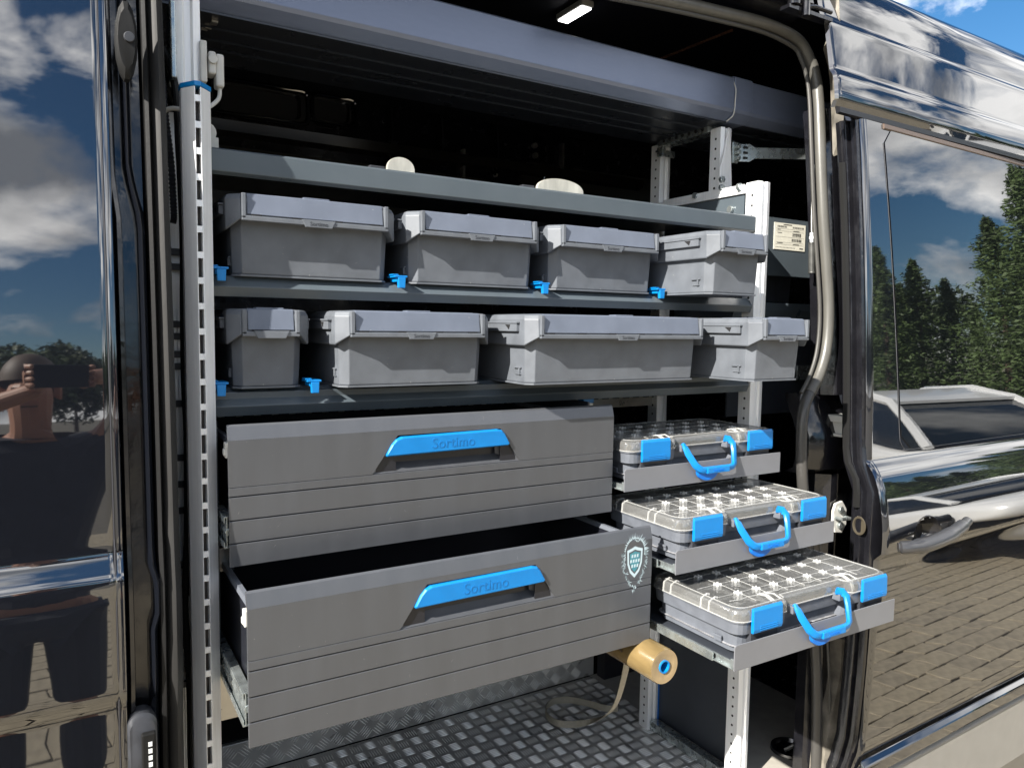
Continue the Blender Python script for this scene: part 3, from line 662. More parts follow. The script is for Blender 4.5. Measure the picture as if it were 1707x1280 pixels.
# left upper post
def tpost(x0, x1, y0, y1, z0, z1, holes=True, name='post', side=-1):
    xm = (x0+x1)/2; w_ = x1-x0
    b = MB(); b.prism([(x0, y0+.003), (x0+w_*.3, y0), (x0+w_*.38, y0+.006), (x0+w_*.62, y0+.006), (x0+w_*.70, y0), (x1, y0+.003), (x1, y1), (x0, y1)], z0, z1)
    o_ = part(b, name, ALU, bevel=.0006)
    if holes:
        b = MB(); z = z0+.02
        xs = x0 if side < 0 else x1
        while z < z1-.01:
            b.cyl((xs-.0006, (y0+y1)/2, z), (xs+.0006, (y0+y1)/2, z), .0032, 8); z += .0245
        b.build('post_hole', BLACKH, o_)
    return o_
tpost(.160, .1975, 1.30, 1.345, .34, .505, holes=False)
for z in (.47, .43, .40, .37):
    b = MB(); b.cyl((.150, 1.30, z), (.161, 1.30, z), .007, 8); part(b, 'bolt', GALV, bevel=.001)
b = MB(); b.box(.150, .158, 1.27, 1.32, .37, .485); part(b, 'gusset_plate', GALV, bevel=.002)
# right front post, full height, very bright
tpost(1.4265, 1.468, 1.245, 1.285, FZ, .352, side=-1)
tpost(1.425, 1.462, 1.575, 1.615, FZ, .345)            # right rear upright
# upper right posts carrying the beam
tpost(1.428, 1.466, 1.372, 1.41, .335, .505)
tpost(1.425, 1.462, 1.59, 1.63, .345, .505)
b = MB(); b.box(1.42, 1.46, 1.412, 1.60, .498, .518); hb = part(b, 'top_bracket', GALV, bevel=.001)
b = MB()
for k in range(7): b.cyl((1.4185, 1.43+.024*k, .508), (1.4205, 1.43+.024*k, .508), .005, 8)
b.build('bracket_hole', BLACKH, hb)
# clamp on rear post
b = MB(); b.box(1.408, 1.47, 1.583, 1.588, .47, .488); b.box(1.408, 1.42, 1.565, 1.588, .466, .492); part(b, 'clamp', GALV, bevel=.001)
# twisted white cover plate on the upper front post
b = MB(); b.prism([(1.366+.055, .34), (1.466, .34), (1.455, .47), (1.448, .505), (1.446, .50), (1.436, .45), (1.421, .40)], 1.366, 1.371, 'y'); part(b, 'post_cover', ALU, bevel=.0008)
for z in (.352, .372):
    b = MB(); b.cyl((1.424, 1.366, z), (1.424, 1.357, z), .008, 10); part(b, 'bolt', GALV, bevel=.001)
# right side panel with its top rail
b = MB(); b.box(1.4275, 1.4325, 1.29, 1.57, .20, .325); part(b, 'side_panel', SHELF)
b = MB(); b.box(1.422, 1.436, 1.287, 1.573, .327, .338); b.box(1.422, 1.426, 1.287, 1.573, .338, .349); b.box(1.438, 1.442, 1.287, 1.573, .335, .349); part(b, 'top_rail', ALU, bevel=.0008)
b = MB(); b.cyl((1.420, 1.305, .344), (1.420, 1.295, .344), .009, 10); b.cyl((1.4275, 1.33, .294), (1.419, 1.33, .294), .009, 12); b.cyl((1.4275, 1.45, .344), (1.416, 1.45, .344), .008, 10)
part(b, 'bolt', GALV, bevel=.001)
# shelves
def shelf(ztop, prof, x0, x1, name='shelf', yb=1.62):
    b = MB(); P = [(1.25+dy, ztop+dz) for dy, dz in prof] + [(1.262, ztop+prof[-1][1]+.002), (1.262, ztop-.006), (yb, ztop-.006), (yb, ztop)]
    b.prism(P, x0, x1, 'x'); return part(b, name, SHELF, bevel=.0012)
shelf(.270, [(.006, 0), (0, -.003), (0, -.036), (.008, -.041)], .2005, 1.4255)
shelf(.0735, [(.018, 0), (.0, -.018), (.001, -.020), (.007, -.034)], .2005, 1.4255)
shelf(-.108, [(.030, 0), (0, -.028), (.001, -.030), (.008, -.045)], .2005, 1.4255)
# lower frame: back panels, cross rails
b = MB(); b.box(.2005, 1.425, 1.60, 1.606, -.22, -.165)
pr = part(b, 'perforated_rail', ALUD)
b = MB(); x = .24
while x < 1.40: b.box(x, x+.022, 1.5985, 1.601, -.196, -.188); x += .036
b.build('rail_slot', BLACKH, pr)
for x in (.62, .90, 1.16):
    b = MB(); b.box(x, x+.03, 1.585, 1.599, -.24, -.150); part(b, 'rail_post', ALU)
b = MB(); b.box(.953, .957, 1.27, 1.60, -.62, -.16); part(b, 'divider_panel', SHELFDK)
b = MB(); b.box(.2005, .206, 1.26, 1.62, -.64, -.16); part(b, 'side_liner', SHELFDK)
b = MB(); b.box(.2005, .212, 1.252, 1.262, -.635, -.56); b.box(.2005, .232, 1.262, 1.266, -.66, -.56); part(b, 'mount_plate', ALUD)
b = MB(); b.box(.2005, .235, 1.30, 1.31, -.42, -.38); part(b, 'mount_plate', ALUD)
# bottom right bay: rails at floor level
b = MB(); b.box(1.43, 1.455, 1.288, 1.574, FZ+.004, FZ+.03); part(b, 'floor_rail', GALV, bevel=.001)
b = MB(); b.box(1.470, 1.478, 1.26, 1.62, FZ+.02, FZ+.32); part(b, 'kick_panel', SHELFDK)
b = MB(); b.box(1.464, 1.4695, 1.58, 1.60, FZ+.02, FZ+.16); part(b, 'blue_strip', BLUED)
b = MB(); b.box(1.503, 1.95, 1.88, 1.92, FZ+.002, -.62); b.build('wheel_box', PLYBLACK, van)

# drawers -------------------------------------------------------------
def drawer(y0, zt, ht, hx0, hx1, hz, label, x0=.2075, x1=.9515):
    """front of boards, recessed grip, black box and slide; y0 = front plane"""
    d = bpy.data.objects.new('drawer', None); COL.objects.link(d); d.parent = rack; d.location = Vector((x0, y0, zt-ht+H)) - Vector(rack.location); d['label'] = label
    k = ht/.220
    e = .0009                                     # joint between boards
    zt1 = zt-.018*k*1.25                          # lower edge of the rounded top facet
    s1 = zt-.095*k; s2 = zt-.110*k; s3 = zt-.147*k; s4 = zt-.183*k; zb = zt-ht
    # main board with the grip cut out: built from four pieces sharing one mesh
    gx0, gx1 = hx0-.024, hx1+.024; gz0 = s1+.0005; gz1 = hz+.019
    tx0, tx1 = hx0+.022, hx1-.018                 # top of the opening
    b = MB()
    def fr(poly, ya=0., yb=.004): b.prism([(p[0], p[1]) for p in poly], y0+ya, y0+yb, 'y')
    prof = [(.012, zt), (.004, zt-.0005), (.0015, zt-.003), (.0, zt1), (.004, zt1), (.014, zt-.006)]
    b.prism([(y0+.0125, zt-.001), (y0+.009, zt+.001), (y0+.006, zt-.002), (y0, zt1), (y0+.004, zt1), (y0+.012, zt-.009)], x0, x1, 'x')
    fr([(x0, zt1-.0001), (x0, s1), (gx0, s1), (tx0, gz1), (tx0, zt1-.0001)])
    fr([(x1, s1), (x1, zt1-.0001), (tx1, zt1-.0001), (tx1, gz1), (gx1, s1)])
    fr([(tx0, gz1), (tx1, gz1), (tx1, zt1-.0001), (tx0, zt1-.0001)])
    b.build('front_board', DRAWER, d)
    for za, zb2 in ((s1, s2), (s2, s3), (s3, s4), (s4, zb)):
        b = MB(); b.box(x0, x1, y0, y0+.004, zb2+e, za-e); b.build('front_board', DRAWER, d, bevel=.0007)
    b = MB(); b.box(x0+.002, x1-.002, y0+.0042, y0+.007, zb+.002, s1-.001); b.box(x0+.002, tx0-.002, y0+.0042, y0+.007, s1-.001, zt1); b.box(tx1+.002, x1-.002, y0+.0042, y0+.007, s1-.001, zt1); b.build('front_backing', DRDK, d)
    # recess: sloped ledge and back
    yb = y0+.032
    lx0, lx1 = tx0-.004, tx1+.006
    b = MB()
    mz = s1+.014
    b.quad((gx0, y0+.001, s1), (gx1, y0+.001, s1), (lx1-.006, y0+.022, mz), (lx0+.006, y0+.022, mz))
    b.quad((gx1, y0+.001, s1), (tx1, y0+.001, gz1), (tx1-.004, y0+.022, gz1), (lx1-.006, y0+.022, mz))
    b.quad((gx0, y0+.001, s1), (lx0+.006, y0+.022, mz), (tx0+.004, y0+.022, gz1), (tx0, y0+.001, gz1))
    b.build('grip_recess', DRAWER, d)
    b = MB(); b.quad((lx0-.004, y0+.0215, mz-.003), (lx1+.004, y0+.0215, mz-.003), (lx1+.004, y0+.0215, gz1+.004), (lx0-.004, y0+.0215, gz1+.004)); b.build('grip_back', DRDK, d)
    # blue handle: a curved plate
    hp_ = [(hx0, hz-.014), (hx0+.010, hz+.004), (hx0+.018, hz+.0125), (hx0+.028, hz+.0165), (hx1-.026, hz+.0185), (hx1-.016, hz+.016), (hx1-.010, hz+.010), (hx1+.001, hz-.011), (hx1-.002, hz-.0135), (hx0+.002, hz-.0165)]
    b = MB(); b.loft([[(x, y0+.006, z) for x, z in hp_], [(x, y0-.002, z) for x, z in hp_], [((x-(hx0+hx1)/2)*.985+(hx0+hx1)/2, y0-.0055, hz+(z-hz)*.86) for x, z in hp_]])
    hd = b.build('grip_handle', BLUE, d, bevel=.0008)
    M_ = Matrix.Translation((hx0+(hx1-hx0)*.52, y0-.0057, hz+.0005)) @ Matrix.Rotation(PI/2, 4, 'X')
    text('Sortimo', .026, .0003, M_, mat('handle_lettering_blue', (.0, .135, .39), .45), d, 'lettering')
    # box: sides, bottom, back
    b = MB(); dp = min(.36, 1.60-y0)
    b.box(x0+.012, x0+.016, y0+.008, y0+dp, zb+.02, zt-.030); b.box(x1-.016, x1-.012, y0+.008, y0+dp, zb+.02, zt-.030)
    b.box(x0+.016, x1-.016, y0+.008, y0+dp, zb+.018, zb+.022); b.box(x0+.016, x1-.016, y0+dp-.004, y0+dp, zb+.022, zt-.03)
    b.build('drawer_box', DRDK, d)
    for xs in (x0+.0075, x1-.0185):
        b = MB(); b.prism([(xs, zt-.034), (xs+.002, zt-.026), (xs+.009, zt-.026), (xs+.011, zt-.034)], y0+.02, y0+dp, 'y'); b.build('side_rail', mat('rail_blue_grey', (.22, .24, .28), .35, metal=.5), d)
    b = MB(); b.box(x0-.003, x0+.013, y0+.005, y0+.020, zt-.050, zt-.026); b.box(x0-.0055, x0+.006, y0+.006, y0+.016, zt-.046, zt-.036); b.build('end_clip', WHITEP, d, bevel=.0015)
    b = MB(); b.box(x0+.001, x0+.012, y0+.006, y0+.010, zb+.03, zt-.05); b.build('end_plate', GALV, d)
    b = MB()
    for j in range(4): b.cyl((x0+.0065, y0+.0045, zb+.06+.03*j), (x0+.0065, y0+.0062, zb+.06+.03*j), .0018, 6)
    b.build('screw', DARKP, d)
    # telescopic slide under the left side
    for xs, w_ in ((x0-.004, .014), (x1-.010, .014)):
        b = MB(); zs_ = zb+.030
        b.box(xs+.002, xs+.004, y0+.012, y0+dp+.02, zs_, zs_+.048); b.box(xs, xs+.012, y0+.012, y0+dp+.02, zs_+.046, zs_+.0485); b.box(xs, xs+.012, y0+.012, y0+dp+.02, zs_-.002, zs_+.001)
        b.box(xs-.0015, xs, y0+.012, y0+dp+.02, zs_+.038, zs_+.0485); b.box(xs-.0015, xs, y0+.012, y0+dp+.02, zs_-.002, zs_+.008); b.box(xs+.005, xs+.008, y0+.02, y0+dp+.02, zs_+.006, zs_+.041); b.cyl((xs+.006, y0+.011, zs_+.024), (xs+.006, y0+dp, zs_+.024), .006, 8)
        b.build('slide_rail', GALV, d, bevel=.0006)
    return d
d1 = drawer(1.18, -.158, .220, .461, .7035, -.2085, 'upper dark grey drawer with blue grip handle, pulled slightly out')
d2 = drawer(1.055, -.378, .226, .460, .7045, -.430, 'lower dark grey drawer with silver crest, pulled out farthest')
SCR = mat('pale_scratch', (.30, .30, .30), .4)
for d_, y0_, zt_, h_ in ((d1, 1.18, -.158, .22), (d2, 1.055, -.378, .226)):
    b = MB(); R_ = random.Random(int(y0_*1000))
    for k in range(34):
        x = R_.uniform(.215, .945); z = zt_-R_.uniform(.022, h_-.004)
        if .42 < x < .74 and z > zt_-.11: continue
        a = R_.gauss(.9, .5); l_ = R_.choice((.0008, .001, .0015, .003, .007)); w_ = R_.uniform(.00012, .0003) if l_ > .002 else .0005
        dx, dz = math.cos(a)*l_, math.sin(a)*l_; nx, nz = -math.sin(a)*w_, math.cos(a)*w_; y = y0_-.00012
        b.quad((x-nx, y, z-nz), (x+dx*.5, y, z+dz*.5-w_), (x+dx, y, z+dz), (x+dx*.5+nx, y, z+dz*.5+nz))
    b.build('scratches', SCR, d_)['kind'] = 'stuff'
# crest: generic ornate shield print on the lower drawer
cx, cz, cy = .909, -.438, 1.0546
b = MB(); R_ = random.Random(5)
def stroke(b, x, z, a, l_, w_, y):
    d = (math.cos(a), math.sin(a)); n_ = (-d[1], d[0])
    P = [(x-n_[0]*w_, z-n_[1]*w_), (x+d[0]*l_*.5+n_[0]*w_*.2, z+d[1]*l_*.5-w_*.6), (x+d[0]*l_, z+d[1]*l_), (x+n_[0]*w_, z+n_[1]*w_)]
    b.quad(*[(px_, y, pz_) for px_, pz_ in P])
for k in range(26):
    a = PI*(k/25)*1.15-.23; r_ = .0165
    stroke(b, cx+math.cos(a)*r_, cz+.012+math.sin(a)*.019, a+R_.uniform(-.25, .25), R_.uniform(.006, .010), .0013, cy)
for sgn in (-1, 1):
    for k in range(15):
        t = k/14; x = cx+sgn*(.0205-.013*t**2.2+R_.uniform(-.0015, .0015)); z = cz+.012-t*.044
        for q in range(4): stroke(b, x, z, R_.uniform(0, 2*PI), R_.uniform(.003, .0065), .0010, cy)
for k in range(7): stroke(b, cx+R_.uniform(-.004, .004), cz-.034-k*.0012, -PI/2+R_.uniform(-.7, .7), .007, .001, cy)
for k in range(9): stroke(b, cx-.010+k*.0025, cz+.029+.003*math.sin(k*.8), PI/2, .007, .001, cy)
sh = [(-.0135, .016), (-.006, .018), (0, .0205), (.006, .018), (.0135, .016), (.0125, -.004), (.008, -.016), (0, -.024), (-.008, -.016), (-.0125, -.004)]
for i in range(10):
    a, c = sh[i], sh[(i+1) % 10]
    b.quad((cx+a[0], cy, cz+a[1]), (cx+c[0], cy, cz+c[1]), (cx+c[0]*.78, cy, cz+c[1]*.78), (cx+a[0]*.78, cy, cz+a[1]*.78))
def grow(b): bmesh.ops.transform(b.bm, matrix=Matrix.Translation((cx, 0, cz)) @ Matrix.Diagonal((1.40, 1, 1.36, 1)) @ Matrix.Translation((-cx, 0, -cz)), verts=b.bm.verts)
grow(b); b.build('crest_print', CRESTW, d2)
b = MB(); b.bm.faces.new([b.bm.verts.new((cx+x*.66, cy-.0001, cz+z*.66)) for x, z in sh]); grow(b); b.build('crest_shield', CRESTT, d2)
b = MB()
for j, n_ in ((.007, 3), (.000, 4), (-.007, 3)):
    for k in range(n_): x = cx+(k-(n_-1)/2)*.0045; b.quad((x-.0016, cy-.0003, cz+j-.0024), (x+.0014, cy-.0003, cz+j-.002), (x+.0016, cy-.0003, cz+j+.0024), (x-.0012, cy-.0003, cz+j+.002))
grow(b); b.build('crest_figures', CRESTW, d2)

# slide-out trays and part cases ---------------------------------------
def tray(x0, y0, zt, label):
    t = bpy.data.objects.new('sliding_tray', None); COL.objects.link(t); t.parent = rack; t.location = Vector((x0, y0, zt+H)) - Vector(rack.location); t['label'] = label
    W = .466; hh = .0465
    dp = 1.56-y0
    b = MB(); b.prism([(x0, zt-hh), (x0+W, zt-hh), (x0+W, zt), (x0+.004, zt), (x0, zt-.003)], y0, y0+.0022, 'y'); b.build('tray_front', mat('tray_grey_steel', (.17, .175, .19), .38, metal=.2, rvar=.05, nscale=14, noise=.05), t, bevel=.0006)
    b = MB(); b.box(x0+.010, x0+W-.010, y0+.003, y0+dp, zt-.040, zt-.037); b.build('tray_base', SHELFDK, t)
    for xs in (x0+.002, x0+W-.012):
        b = MB(); b.box(xs, xs+.010, y0+.004, y0+dp, zt-.0455, zt-.0435); b.box(xs+.006, xs+.010, y0+.004, y0+dp, zt-.0435, zt-.034)
        b.box(xs-.003, xs, y0+.05, y0+dp, zt-.046, zt-.030); b.box(xs+.001, xs+.005, y0+.003, y0+.012, zt-.043, zt-.028)
        b.build('slide_rail', GALV, t, bevel=.0005)
    b = MB()
    for q in (.05, .11, .18): b.box(x0+.0074, x0+.0079, y0+q, y0+q+.012, zt-.0425, zt-.036)
    b.build('rail_slot', BLACKH, t)
    b = MB(); cx_ = x0+.222
    tp = [(cx_-.030, zt-.018)]+[(cx_+math.cos(a)*.030, zt-.022+math.sin(a)*.019) for a in [PI+PI*k/12 for k in range(13)]]+[(cx_+.030, zt-.018)]
    b.loft([[(x, y0-.004, z) for x, z in tp], [(x, y0-.012, z) for x, z in tp]]); b.build('release_tab', BLUED, t, bevel=.001)
    return t
def case_mesh_parts():
    """local parts of the case: origin at the middle of the front's lower edge, y backwards"""
    W, D_, zr, zl = .444, .232, .062, .084
    root = bpy.data.objects.new('parts_case', None); COL.objects.link(root)
    def outline(i, r=.022, notch=True):
        w_ = W/2-i; d0, d1 = i, D_-i; o_ = []
        for qx, cy_, a0 in ((1, d1-r, 0), (-1, d1-r, 90), (-1, d0+r, 180)):
            for k in range(5):
                a = math.radians(a0+90*k/4); o_.append((qx*(w_-r)+math.cos(a)*r, cy_+math.sin(a)*r))
        if notch:
            o_ += [(-.098+i*.3, d0), (-.092+i*.3, d0+.006), (-.090+i*.3, d0+.016), (.090-i*.3, d0+.016), (.092-i*.3, d0+.006), (.098-i*.3, d0)]
        for k in range(5):
            a = math.radians(270+90*k/4); o_.append((w_-r+math.cos(a)*r, d0+r+math.sin(a)*r))
        return o_
    b = MB(); b.loft([[(x, y, z) for x, y in outline(i)] for i, z in ((.014, 0), (.0115, .036), (.004, .0368), (.002, .058), (0, .0585), (0, zr))], capb=False)
    b.build('case_body', CASEP, root, local=True, bevel=.0007, off=None)
    b = MB(); b.bm.faces.new([b.bm.verts.new((x, y, .012)) for x, y in outline(.008)]); b.build('case_floor', mat('case_floor_grey', (.26, .26, .27), .6, noise=.4, nscale=60), root, local=True)
    # dividers and inset cups under the lid
    nx, ny = 8, 4; px = .0496; xa = -.198; ya = .018; py = .0512
    b = MB()
    for i in range(nx+1): x = xa+i*px; b.box(x-.0006, x+.0006, .048, D_-.02, .012, .058)
    for j in range(1, ny): y = ya+j*py; b.box(xa, -xa, y-.0006, y+.0006, .012, .0575)
    b.build('divider_grid', CLEAR, root, local=True)
    R = random.Random(9); b = MB()
    for i in range(nx):
        for j in range(ny):
            for q in range(5):
                x = max(-.185, min(.185, xa+(i+R.uniform(.2, .8))*px)); y = max(.048, min(.20, ya+(j+R.uniform(.2, .8))*py)); z = .013; a = R.uniform(0, PI); l_ = R.uniform(.006, .014)
                b.cyl((x-math.cos(a)*l_, y-math.sin(a)*l_, z+.004), (x+math.cos(a)*l_, y+math.sin(a)*l_, z+.006), R.uniform(.002, .004), 6)
    o_ = b.build('small_parts', mat('small_metal_parts', (.25, .24, .23), .4, metal=.5), root, local=True); o_['kind'] = 'stuff'
    # lid shell
    def lo(i, z, r=.024): return [(x, y, z) for x, y in outline(i, r)]
    b = MB(); b.loft([lo(-.0015, zr), lo(-.001, zl-.007), lo(.002, zl-.002), lo(.008, zl), lo(.012, zl-.0012)], capa=False)
    b.build('case_lid', CLEAR, root, local=True, smooth=True)
    b = MB()
    O = [Vector((x, y, zl-.0005)) for x, y in outline(.009, .024)]; O.append(O[0]); b.tube(O, .0013, 6)
    O = [Vector((x, y, zr+.0008)) for x, y in outline(-.0018, .024)]; O.append(O[0]); b.tube(O, .0012, 6)
    for i in range(1, nx):
        x = xa+i*px; P = [(x, .026 if abs(x) > .1 else .036, zl-.0005), (x+.0012, .10, zl+.0012), (x, D_-.012, zl-.0005)]
        b.tube(P, .0006, 5)
    for j in range(1, ny):
        y = ya+j*py; b.tube([(xa-.004, y, zl-.0003), (0, y+.001, zl+.001), (-xa+.004, y, zl-.0003)], .0005, 5)
    for i in range(nx):      # bowed front edge of each cell
        x = xa+i*px
        b.tube([(x+.002, .046, zl), (x+px*.5, .040, zl+.0008), (x+px-.002, .046, zl)], .0007, 5)
    # corner and latch bulges
    for xs in (-.112, .112):
        for r_ in (.0, .006): b.tube([(xs-.014+r_, .0, zr+.004), (xs-.013+r_, .006, zl-.002), (xs-.012+r_, .026, zl+.004), (xs-.010+r_, .046, zl)], .0015, 6)
        b.tube([(xs+.012, .0, zr+.004), (xs+.012, .006, zl-.002), (xs+.010, .026, zl+.004), (xs+.008, .046, zl)], .0016, 6)
    for y_ in (.07, .17): b.tube([(-W/2-.0015, y_, zr), (-W/2, y_, zl-.004), (-W/2+.014, y_, zl+.002), (-W/2+.02, y_, zl)], .002, 6); b.tube([(-W/2-.0015, y_+.02, zr), (-W/2, y_+.02, zl-.004), (-W/2+.014, y_+.02, zl+.002), (-W/2+.02, y_+.02, zl)], .002, 6)
    b.build('lid_rib', RIBM, root, local=True, smooth=True)
    b = MB()
    for i in range(1, nx):
        for j in range(1, ny):
            x = xa+i*px; y = ya+j*py
            for q in range(4):
                a = PI/4+q*PI/2; b.cyl((x+math.cos(a)*.0062, y+math.sin(a)*.0062, zl-.003), (x+math.cos(a)*.0052, y+math.sin(a)*.0052, zl+.0022), .0028, 7, .0020)
            b.cyl((x, y, zl-.006), (x, y, zl+.0006), .0040, 10, .0058)
    kn = b.build('lid_knob', KNOBM, root, local=True, smooth=True)
    for s_ in (-1, 1):
        b = MB(); x0, x1 = (-.192, -.116)
        if s_ > 0: x0, x1 = .122, .200
        P = [(-.0015, zl+.001), (-.004, zl+.0025), (-.0075, zl-.003), (-.0085, .047), (-.007, .0405), (-.002, .0405), (-.0015, .047)]
        b.prism(P, x0, x1, 'x')
        for k in range(3): b.box(x0+.016, x1-.012, -.0093, -.0078, .044+.0036*k, .0456+.0036*k)
        b.build('latch', BLUE, root, local=True, bevel=.0009)
        b = MB(); b.box(x0+.004, x1-.002, .001, .012, .010, .0405); b.build('latch_recess', DARKP, root, local=True)
    b = MB()
    P = [(-.068, .004, .066), (-.070, -.004, .061), (-.069, -.011, .050), (-.056, -.020, .026), (-.047, -.024, .017), (-.037, -.025, .0135), (.042, -.025, .0135), (.053, -.024, .015), (.060, -.022, .021), (.068, -.012, .046), (.071, -.006, .062), (.066, .0, .070), (.056, .006, .072)]
    b.tube(P, .0080, 8, 1.0, .62, up=(0, 1, .25))
    b.build('carry_handle', BLUE, root, local=True, smooth=True)
    b = MB(); b.box(-.030, .036, -.0325, -.026, .0065, .019); hb_ = b.build('handle_grip', BLUE, root, local=True, bevel=.001)
    tb_ = text_bm('Sortimo', .010, .0004); bmesh.ops.transform(tb_.bm, matrix=Matrix.Translation((.003, -.0327, .0125)) @ Matrix.Rotation(PI/2, 4, 'X'), verts=tb_.bm.verts); tb_.build('lettering', BLUED, root, local=True)
    for xs in (-.078, .058):
        b = MB(); b.box(xs, xs+.012, .0, .017, .052, .066); b.build('handle_pivot', CASEP, root, local=True, bevel=.001)
    b = MB(); b.box(-W/2+.006, -W/2+.0095, .045, .062, .012, .0235); b.box(-W/2+.004, -W/2+.0065, .043, .064, .020, .0235); b.build('side_catch', CASEP, root, local=True, bevel=.0006)
    return root
case0 = case_mesh_parts()
TR = [(.9585, 1.150, -.2855, 'top', 'top'), (.970, 1.009, -.416, 'middle', 'middle'), (.979, .868, -.547, 'bottom', 'bottom')]
CL = ['clear-lidded grey parts case on the top tray, half shaded by the boxes above',
      'clear-lidded grey parts case with blue handle on the middle tray between the other two',
      'clear-lidded grey parts case on the bottom tray, pulled out farthest and fully lit']
for k, (x0, y0, zt, a, c) in enumerate(TR):
    tray(x0, y0, zt, '%s dark grey slide-out tray with blue release tab' % a)
    o = case0 if k == 0 else copy_tree(case0)
    o.location = (x0+.240, y0+.010, zt-.0305+H)
    tag(o, CL[k], 'parts case', 'clear-lidded parts cases on the slide-out trays')

# storage boxes ---------------------------------------------------------
def storage_box(x0, x1, yf, zb, label, n, h=.1275, dp=None, dark=False, grp='grey lidded storage boxes on the shelves', txt=True):
    w_ = (x1-x0); xc = (x0+x1)/2; dp = dp or min(.34, 1.60-yf)
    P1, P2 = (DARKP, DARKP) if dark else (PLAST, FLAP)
    t = thing('storage_box', label, 'storage box', (xc, yf, zb), grp)
    k = w_/2
    def lp(i, f, ch, z, zf=None):    # rear-left .. front .. rear-right; zf = z at the front
        zf = z if zf is None else zf
        return [(xc-k+i, yf+dp, z), (xc-k+i, yf+f+ch*1.1, z), (xc-k+i+ch, yf+f, zf), (xc+k-i-ch, yf+f, zf), (xc+k-i, yf+f+ch*1.1, z), (xc+k-i, yf+dp, z)]
    z = zb
    b = MB()
    b.loft([lp(.0175, .028, .012, z+.0), lp(.0145, .025, .013, z+.003), lp(.0115, .020, .014, z+.085), lp(.0112, .019, .014, z+.100)])
    b.build('box_body', P1, t, bevel=.0012)
    # collar: deeper along the sides, slanting up at the front corners
    b = MB()
    b.loft([lp(.0108, .0185, .016, z+.076, z+.0895), lp(.0035, .004, .017, z+.070, z+.0850), lp(.002, .0015, .018, z+.0725, z+.0862), lp(.002, .0035, .018, z+.118), lp(.005, .008, .018, z+h-.002), lp(.010, .012, .018, z+h)])
    b.build('box_collar', P1, t, bevel=.001)
    # front frame: corner posts and lower lip, standing proud of the flap
    b = MB(); f0 = yf-.001
    lw = .024
    for s_ in (-1, 1):
        xa, xb = (xc-k+.022, xc-k+.022+.007) if s_ < 0 else (xc+k-.029, xc+k-.022)
        b.box(xa, xb, yf-.0032, yf+.006, z+.087, z+h-.0015)
    b.box(xc-k+.022, xc+k-.022, yf-.0032, yf+.006, z+.0835, z+.0915)
    b.build('front_frame', P1, t, bevel=.0012)
    # label flap
    b = MB(); b.loft([[(xc-k+.031, yf-.0005, z+.094), (xc+k-.031, yf-.0005, z+.094), (xc+k-.031, yf+.0045, z+h-.001), (xc-k+.031, yf+.0045, z+h-.001)], [(xc-k+.031, yf+.003, z+.094), (xc+k-.031, yf+.003, z+.094), (xc+k-.031, yf+.010, z+h+.0005), (xc-k+.031, yf+.010, z+h+.0005)]])
    b.build('label_flap', P2, t, bevel=.0008)
    b = MB()
    for q in range(n):
        xs = xc-k+.045+(w_-.09)*(q/(n-1) if n > 1 else .5); b.box(xs-.008, xs+.008, yf-.0018, yf+.001, z+.0918, z+.0943)
    b.build('flap_slot', BLACKH, t)['kind'] = 'stuff'
    b = MB(); b.prism([(xc-.028, z+.0925), (xc-.022, z+.0805), (xc+.022, z+.0805), (xc+.028, z+.0925)], yf-.0048, yf+.002, 'y'); b.build('name_plaque', P1, t, bevel=.0008)
    if txt:
        M_ = Matrix.Translation((xc, yf-.0049, z+.0862)) @ Matrix.Rotation(PI/2, 4, 'X'); text('Sortimo', .0092, .0003, M_, DARKP, t)
    # lid tab on top
    b = MB(); b.box(xc-.022, xc+.022, yf+.009, yf+.03, z+h-.0005, z+h+.0025); b.box(xc-k+.035, xc+k-.035, yf+.02, yf+dp-.01, z+h-.001, z+h+.001); b.build('box_lid', P2, t, bevel=.0008)
    for s_ in (-1, 1):
        b = MB(); xe = xc+s_*(k-.004); y0 = yf+.040; y1 = yf+min(.22, dp-.02)
        b.box(min(xe, xe+s_*.0085), max(xe, xe+s_*.0085), y0, y1, z+.096, z+.110); b.box(min(xe, xe+s_*.010), max(xe, xe+s_*.010), y0-.002, y1, z+.1105, z+.1135)
        b.build('side_rail', P1, t, bevel=.0008)
        b = MB(); xq = xe+s_*.0087
        b.prism([(y0+.022, z+.1085), (y0+.040, z+.1085), (y0+.026, z+.099)], xq-.0003, xq+.0003, 'x'); b.build('rail_notch', BLACKH, t)
        b = MB(); xe = xc+s_*(k-.020); b.box(min(xe, xe+s_*.010), max(xe, xe+s_*.010), yf+.052, yf+.056, z+.016, z+.030); b.box(min(xe, xe+s_*.010), max(xe, xe+s_*.010), yf+.048, yf+.072, z+.028, z+.0305)
        b.box(min(xe, xe+s_*.008), max(xe, xe+s_*.008), yf+.050, yf+.07, z+.016, z+.018)
        b.build('side_hook', P1, t, bevel=.0006)
    b = MB(); b.loft([lp(.0125, .0235, .012, z-.0015), lp(.0125, .0235, .012, z+.0015)]); b.build('base_rim', P1, t)
    return t
R1, R2 = .0745, -.1065
storage_box(.2195, .5065, 1.230, R1, 'wide grey storage box at the left end of the upper row, its left side shaded', 4)
storage_box(.5245, .8115, 1.230, R1, 'wide grey storage box second from the left in the upper row', 4)
storage_box(.829, 1.1235, 1.230, R1, 'wide grey storage box third from the left in the upper row', 4)
storage_box(1.1275, 1.306, 1.093, R1-.002, 'narrow grey storage box pulled forward at the right end of the upper row', 2, dp=.46)
storage_box(.2180, .3525, 1.228, R2, 'small grey storage box in shade at the left end of the lower row', 2, txt=False)
storage_box(.382, .677, 1.190, R2, 'wide grey storage box second in the lower row, scuffed corner lit by the sun', 4)
storage_box(.709, 1.152, 1.120, R2, 'extra wide grey storage box in the middle of the lower row', 6)
